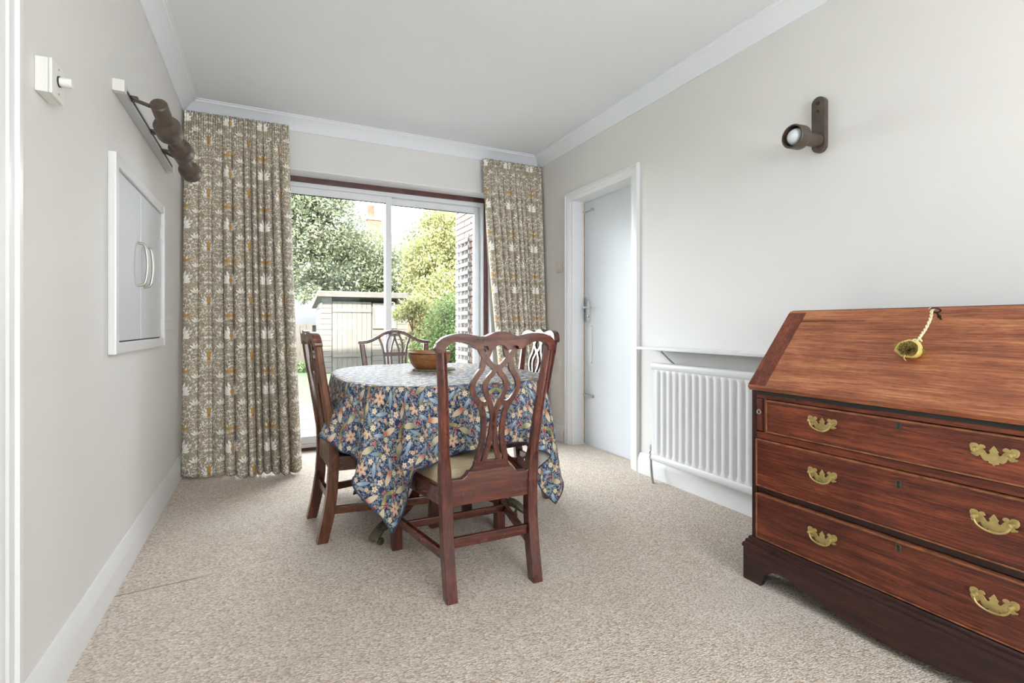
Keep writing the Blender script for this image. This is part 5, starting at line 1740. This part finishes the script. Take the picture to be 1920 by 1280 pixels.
# trees and shrubs: crowns of single leaves
def crown(name, mat, parent, blobs, n, size, seed, origin):
    rng = np.random.RandomState(seed)
    vol = np.array([b[3] * b[4] * b[5] for b in blobs]) ** (2 / 3)
    pick = rng.choice(len(blobs), n, p=vol / vol.sum())
    B_ = np.array(blobs)[pick]
    d = rng.normal(0, 1, (n, 3))
    d /= np.linalg.norm(d, axis=1, keepdims=True)
    rad = rng.uniform(0.0, 1.0, n) ** 0.30
    pos = B_[:, :3] + d * B_[:, 3:6] * rad[:, None] + rng.normal(0, 0.05, (n, 3))
    # clumps
    pos += 0.10 * np.sin(pos[:, [1, 2, 0]] * 7.0)
    t = rng.normal(0, 1, (n, 3)); t /= np.linalg.norm(t, axis=1, keepdims=True)
    w = rng.normal(0, 1, (n, 3)); w -= t * (w * t).sum(1, keepdims=True); w /= np.linalg.norm(w, axis=1, keepdims=True)
    L = size * rng.uniform(0.7, 1.3, n)[:, None]
    q = np.stack([pos - t * L, pos + w * L * 0.45, pos + t * L, pos - w * L * 0.45], 1).reshape(-1, 3) - np.array(origin)
    me = bpy.data.meshes.new(name)
    me.vertices.add(4 * n); me.loops.add(4 * n); me.polygons.add(n)
    me.vertices.foreach_set('co', q.astype(np.float32).ravel())
    me.loops.foreach_set('vertex_index', np.arange(4 * n, dtype=np.int32))
    me.polygons.foreach_set('loop_start', np.arange(0, 4 * n, 4, dtype=np.int32))
    me.polygons.foreach_set('loop_total', np.full(n, 4, dtype=np.int32))
    me.update()
    me.validate()
    at = me.attributes.new('tone', 'FLOAT', 'FACE')
    at.data.foreach_set('value', np.clip(rng.normal(0.5, 0.25, n), 0, 1).astype(np.float32))
    me.materials.append(M[mat])
    o = bpy.data.objects.new(name, me)
    C.objects.link(o)
    o.parent = parent
    o['kind'] = 'stuff'
    return o

def tree(name, label, base, limbs, blobs, mat, n, size, seed, cat='tree'):
    root = empty(name, base)
    tag(root, label, cat, 'trees and shrubs in the garden')
    tk = MB()
    for path, r0_, r1_ in limbs:
        p = smooth_path(path, 4)
        tk.tube([Vector(q) - Vector(base) for q in p], [r0_ + (r1_ - r0_) * i / (len(p) - 1) for i in range(len(p))], 8)
    tk.build('trunk', 'bark', root, smooth=60)
    crown('foliage', mat, root, blobs, n, size, seed, base)
    return root

tree('garden_tree', 'large pale green leafy tree rising behind the shed', (2.6, 15.6, GZ),
     [([(2.6, 15.6, GZ), (2.55, 15.6, 1.4), (2.1, 15.5, 3.0), (1.3, 15.3, 4.6)], 0.16, 0.05), ([(2.5, 15.6, 1.6), (3.0, 15.7, 2.6), (3.3, 15.6, 3.2)], 0.10, 0.04), ([(2.5, 15.6, 1.9), (1.6, 15.3, 2.6), (1.0, 15.0, 3.2)], 0.08, 0.03)],
     [(1.2, 15.2, 3.6, 1.5, 1.2, 1.5), (2.25, 15.5, 2.85, 1.3, 1.1, 1.1), (0.8, 15.2, 2.5, 1.2, 0.9, 0.75), (3.3, 15.8, 2.8, 0.9, 1.0, 0.8), (1.15, 15.4, 4.9, 1.2, 1.2, 1.0), (0.2, 15.3, 4.4, 1.3, 1.2, 1.3), (0.95, 14.6, 1.80, 0.32, 0.3, 0.22), (2.3, 15.0, 2.15, 1.2, 0.6, 0.45), (3.4, 15.2, 2.2, 0.9, 0.6, 0.6)],
     'leaf_green', 46000, 0.055, 11)
tree('garden_tree', 'yellow-leaved tree leaning beside the brick wall', (4.6, 13.0, GZ),
     [([(4.6, 13.0, GZ), (4.5, 13.0, 1.2), (4.3, 12.9, 2.6), (4.1, 12.8, 3.9)], 0.10, 0.03), ([(4.5, 13, 1.2), (3.8, 12.7, 2.1), (3.4, 12.5, 2.6)], 0.05, 0.02)],
     [(4.2, 12.9, 2.2, 1.15, 0.8, 0.9), (3.75, 11.7, 1.75, 0.75, 0.25, 0.6), (4.5, 13.0, 3.1, 0.85, 0.8, 0.9), (4.9, 13.2, 2.2, 0.8, 0.8, 1.0), (3.7, 12.7, 2.8, 0.65, 0.6, 0.6), (4.2, 13.0, 3.75, 0.55, 0.6, 0.45)],
     'leaf_yellow', 26000, 0.045, 12)
tree('garden_tree', 'taller grey-green tree behind the yellow-leaved tree', (5.4, 18.5, GZ),
     [([(5.4, 18.5, GZ), (5.5, 18.5, 2.0), (5.7, 18.4, 4.2)], 0.16, 0.05)],
     [(5.6, 18.4, 3.6, 1.3, 1.1, 1.5), (6.6, 18.6, 3.9, 1.0, 1.0, 1.2), (4.9, 18.4, 2.9, 0.9, 0.9, 1.1), (6.0, 18.4, 5.0, 0.7, 0.7, 0.6)],
     'leaf_green', 18000, 0.065, 13)
tree('garden_shrub', 'feathery green conifer shrub in front of the trellis end', (2.95, 8.6, GZ),
     [([(2.95, 8.6, GZ), (2.9, 8.6, 0.6), (2.8, 8.6, 1.3)], 0.05, 0.015)],
     [(2.95, 8.6, 0.75, 0.38, 0.4, 0.72), (2.7, 8.5, 0.45, 0.42, 0.4, 0.45), (3.25, 8.7, 0.95, 0.30, 0.35, 0.60)],
     'leaf_conifer', 12000, 0.028, 14, 'shrub')
tree('garden_shrub', 'loose leafy shrub between the shed and the conifer', (3.1, 11.0, GZ),
     [([(3.1, 11.0, GZ), (3.0, 11.0, 0.5), (2.75, 10.9, 1.2)], 0.03, 0.012), ([(3.0, 11, 0.3), (2.9, 11, 0.8), (2.88, 11, 1.35)], 0.02, 0.012)],
     [(3.3, 11.0, 1.1, 0.5, 0.4, 0.5), (3.15, 11.0, 0.5, 0.45, 0.4, 0.45), (2.75, 11.0, 1.35, 0.35, 0.3, 0.22)],
     'leaf_yellow', 5200, 0.042, 15, 'shrub')
tree('garden_shrub', 'low green plants growing along the foot of the fence', (0.55, 12.6, GZ),
     [([(0.5, 12.6, GZ), (0.52, 12.6, 0.05), (0.55, 12.6, 0.15)], 0.012, 0.006)],
     [(0.7, 12.6, 0.02, 0.28, 0.2, 0.16), (0.25, 12.7, 0.05, 0.30, 0.2, 0.18), (-0.3, 12.7, 0.0, 0.4, 0.2, 0.15)],
     'leaf_ivy', 2600, 0.035, 16, 'shrub')
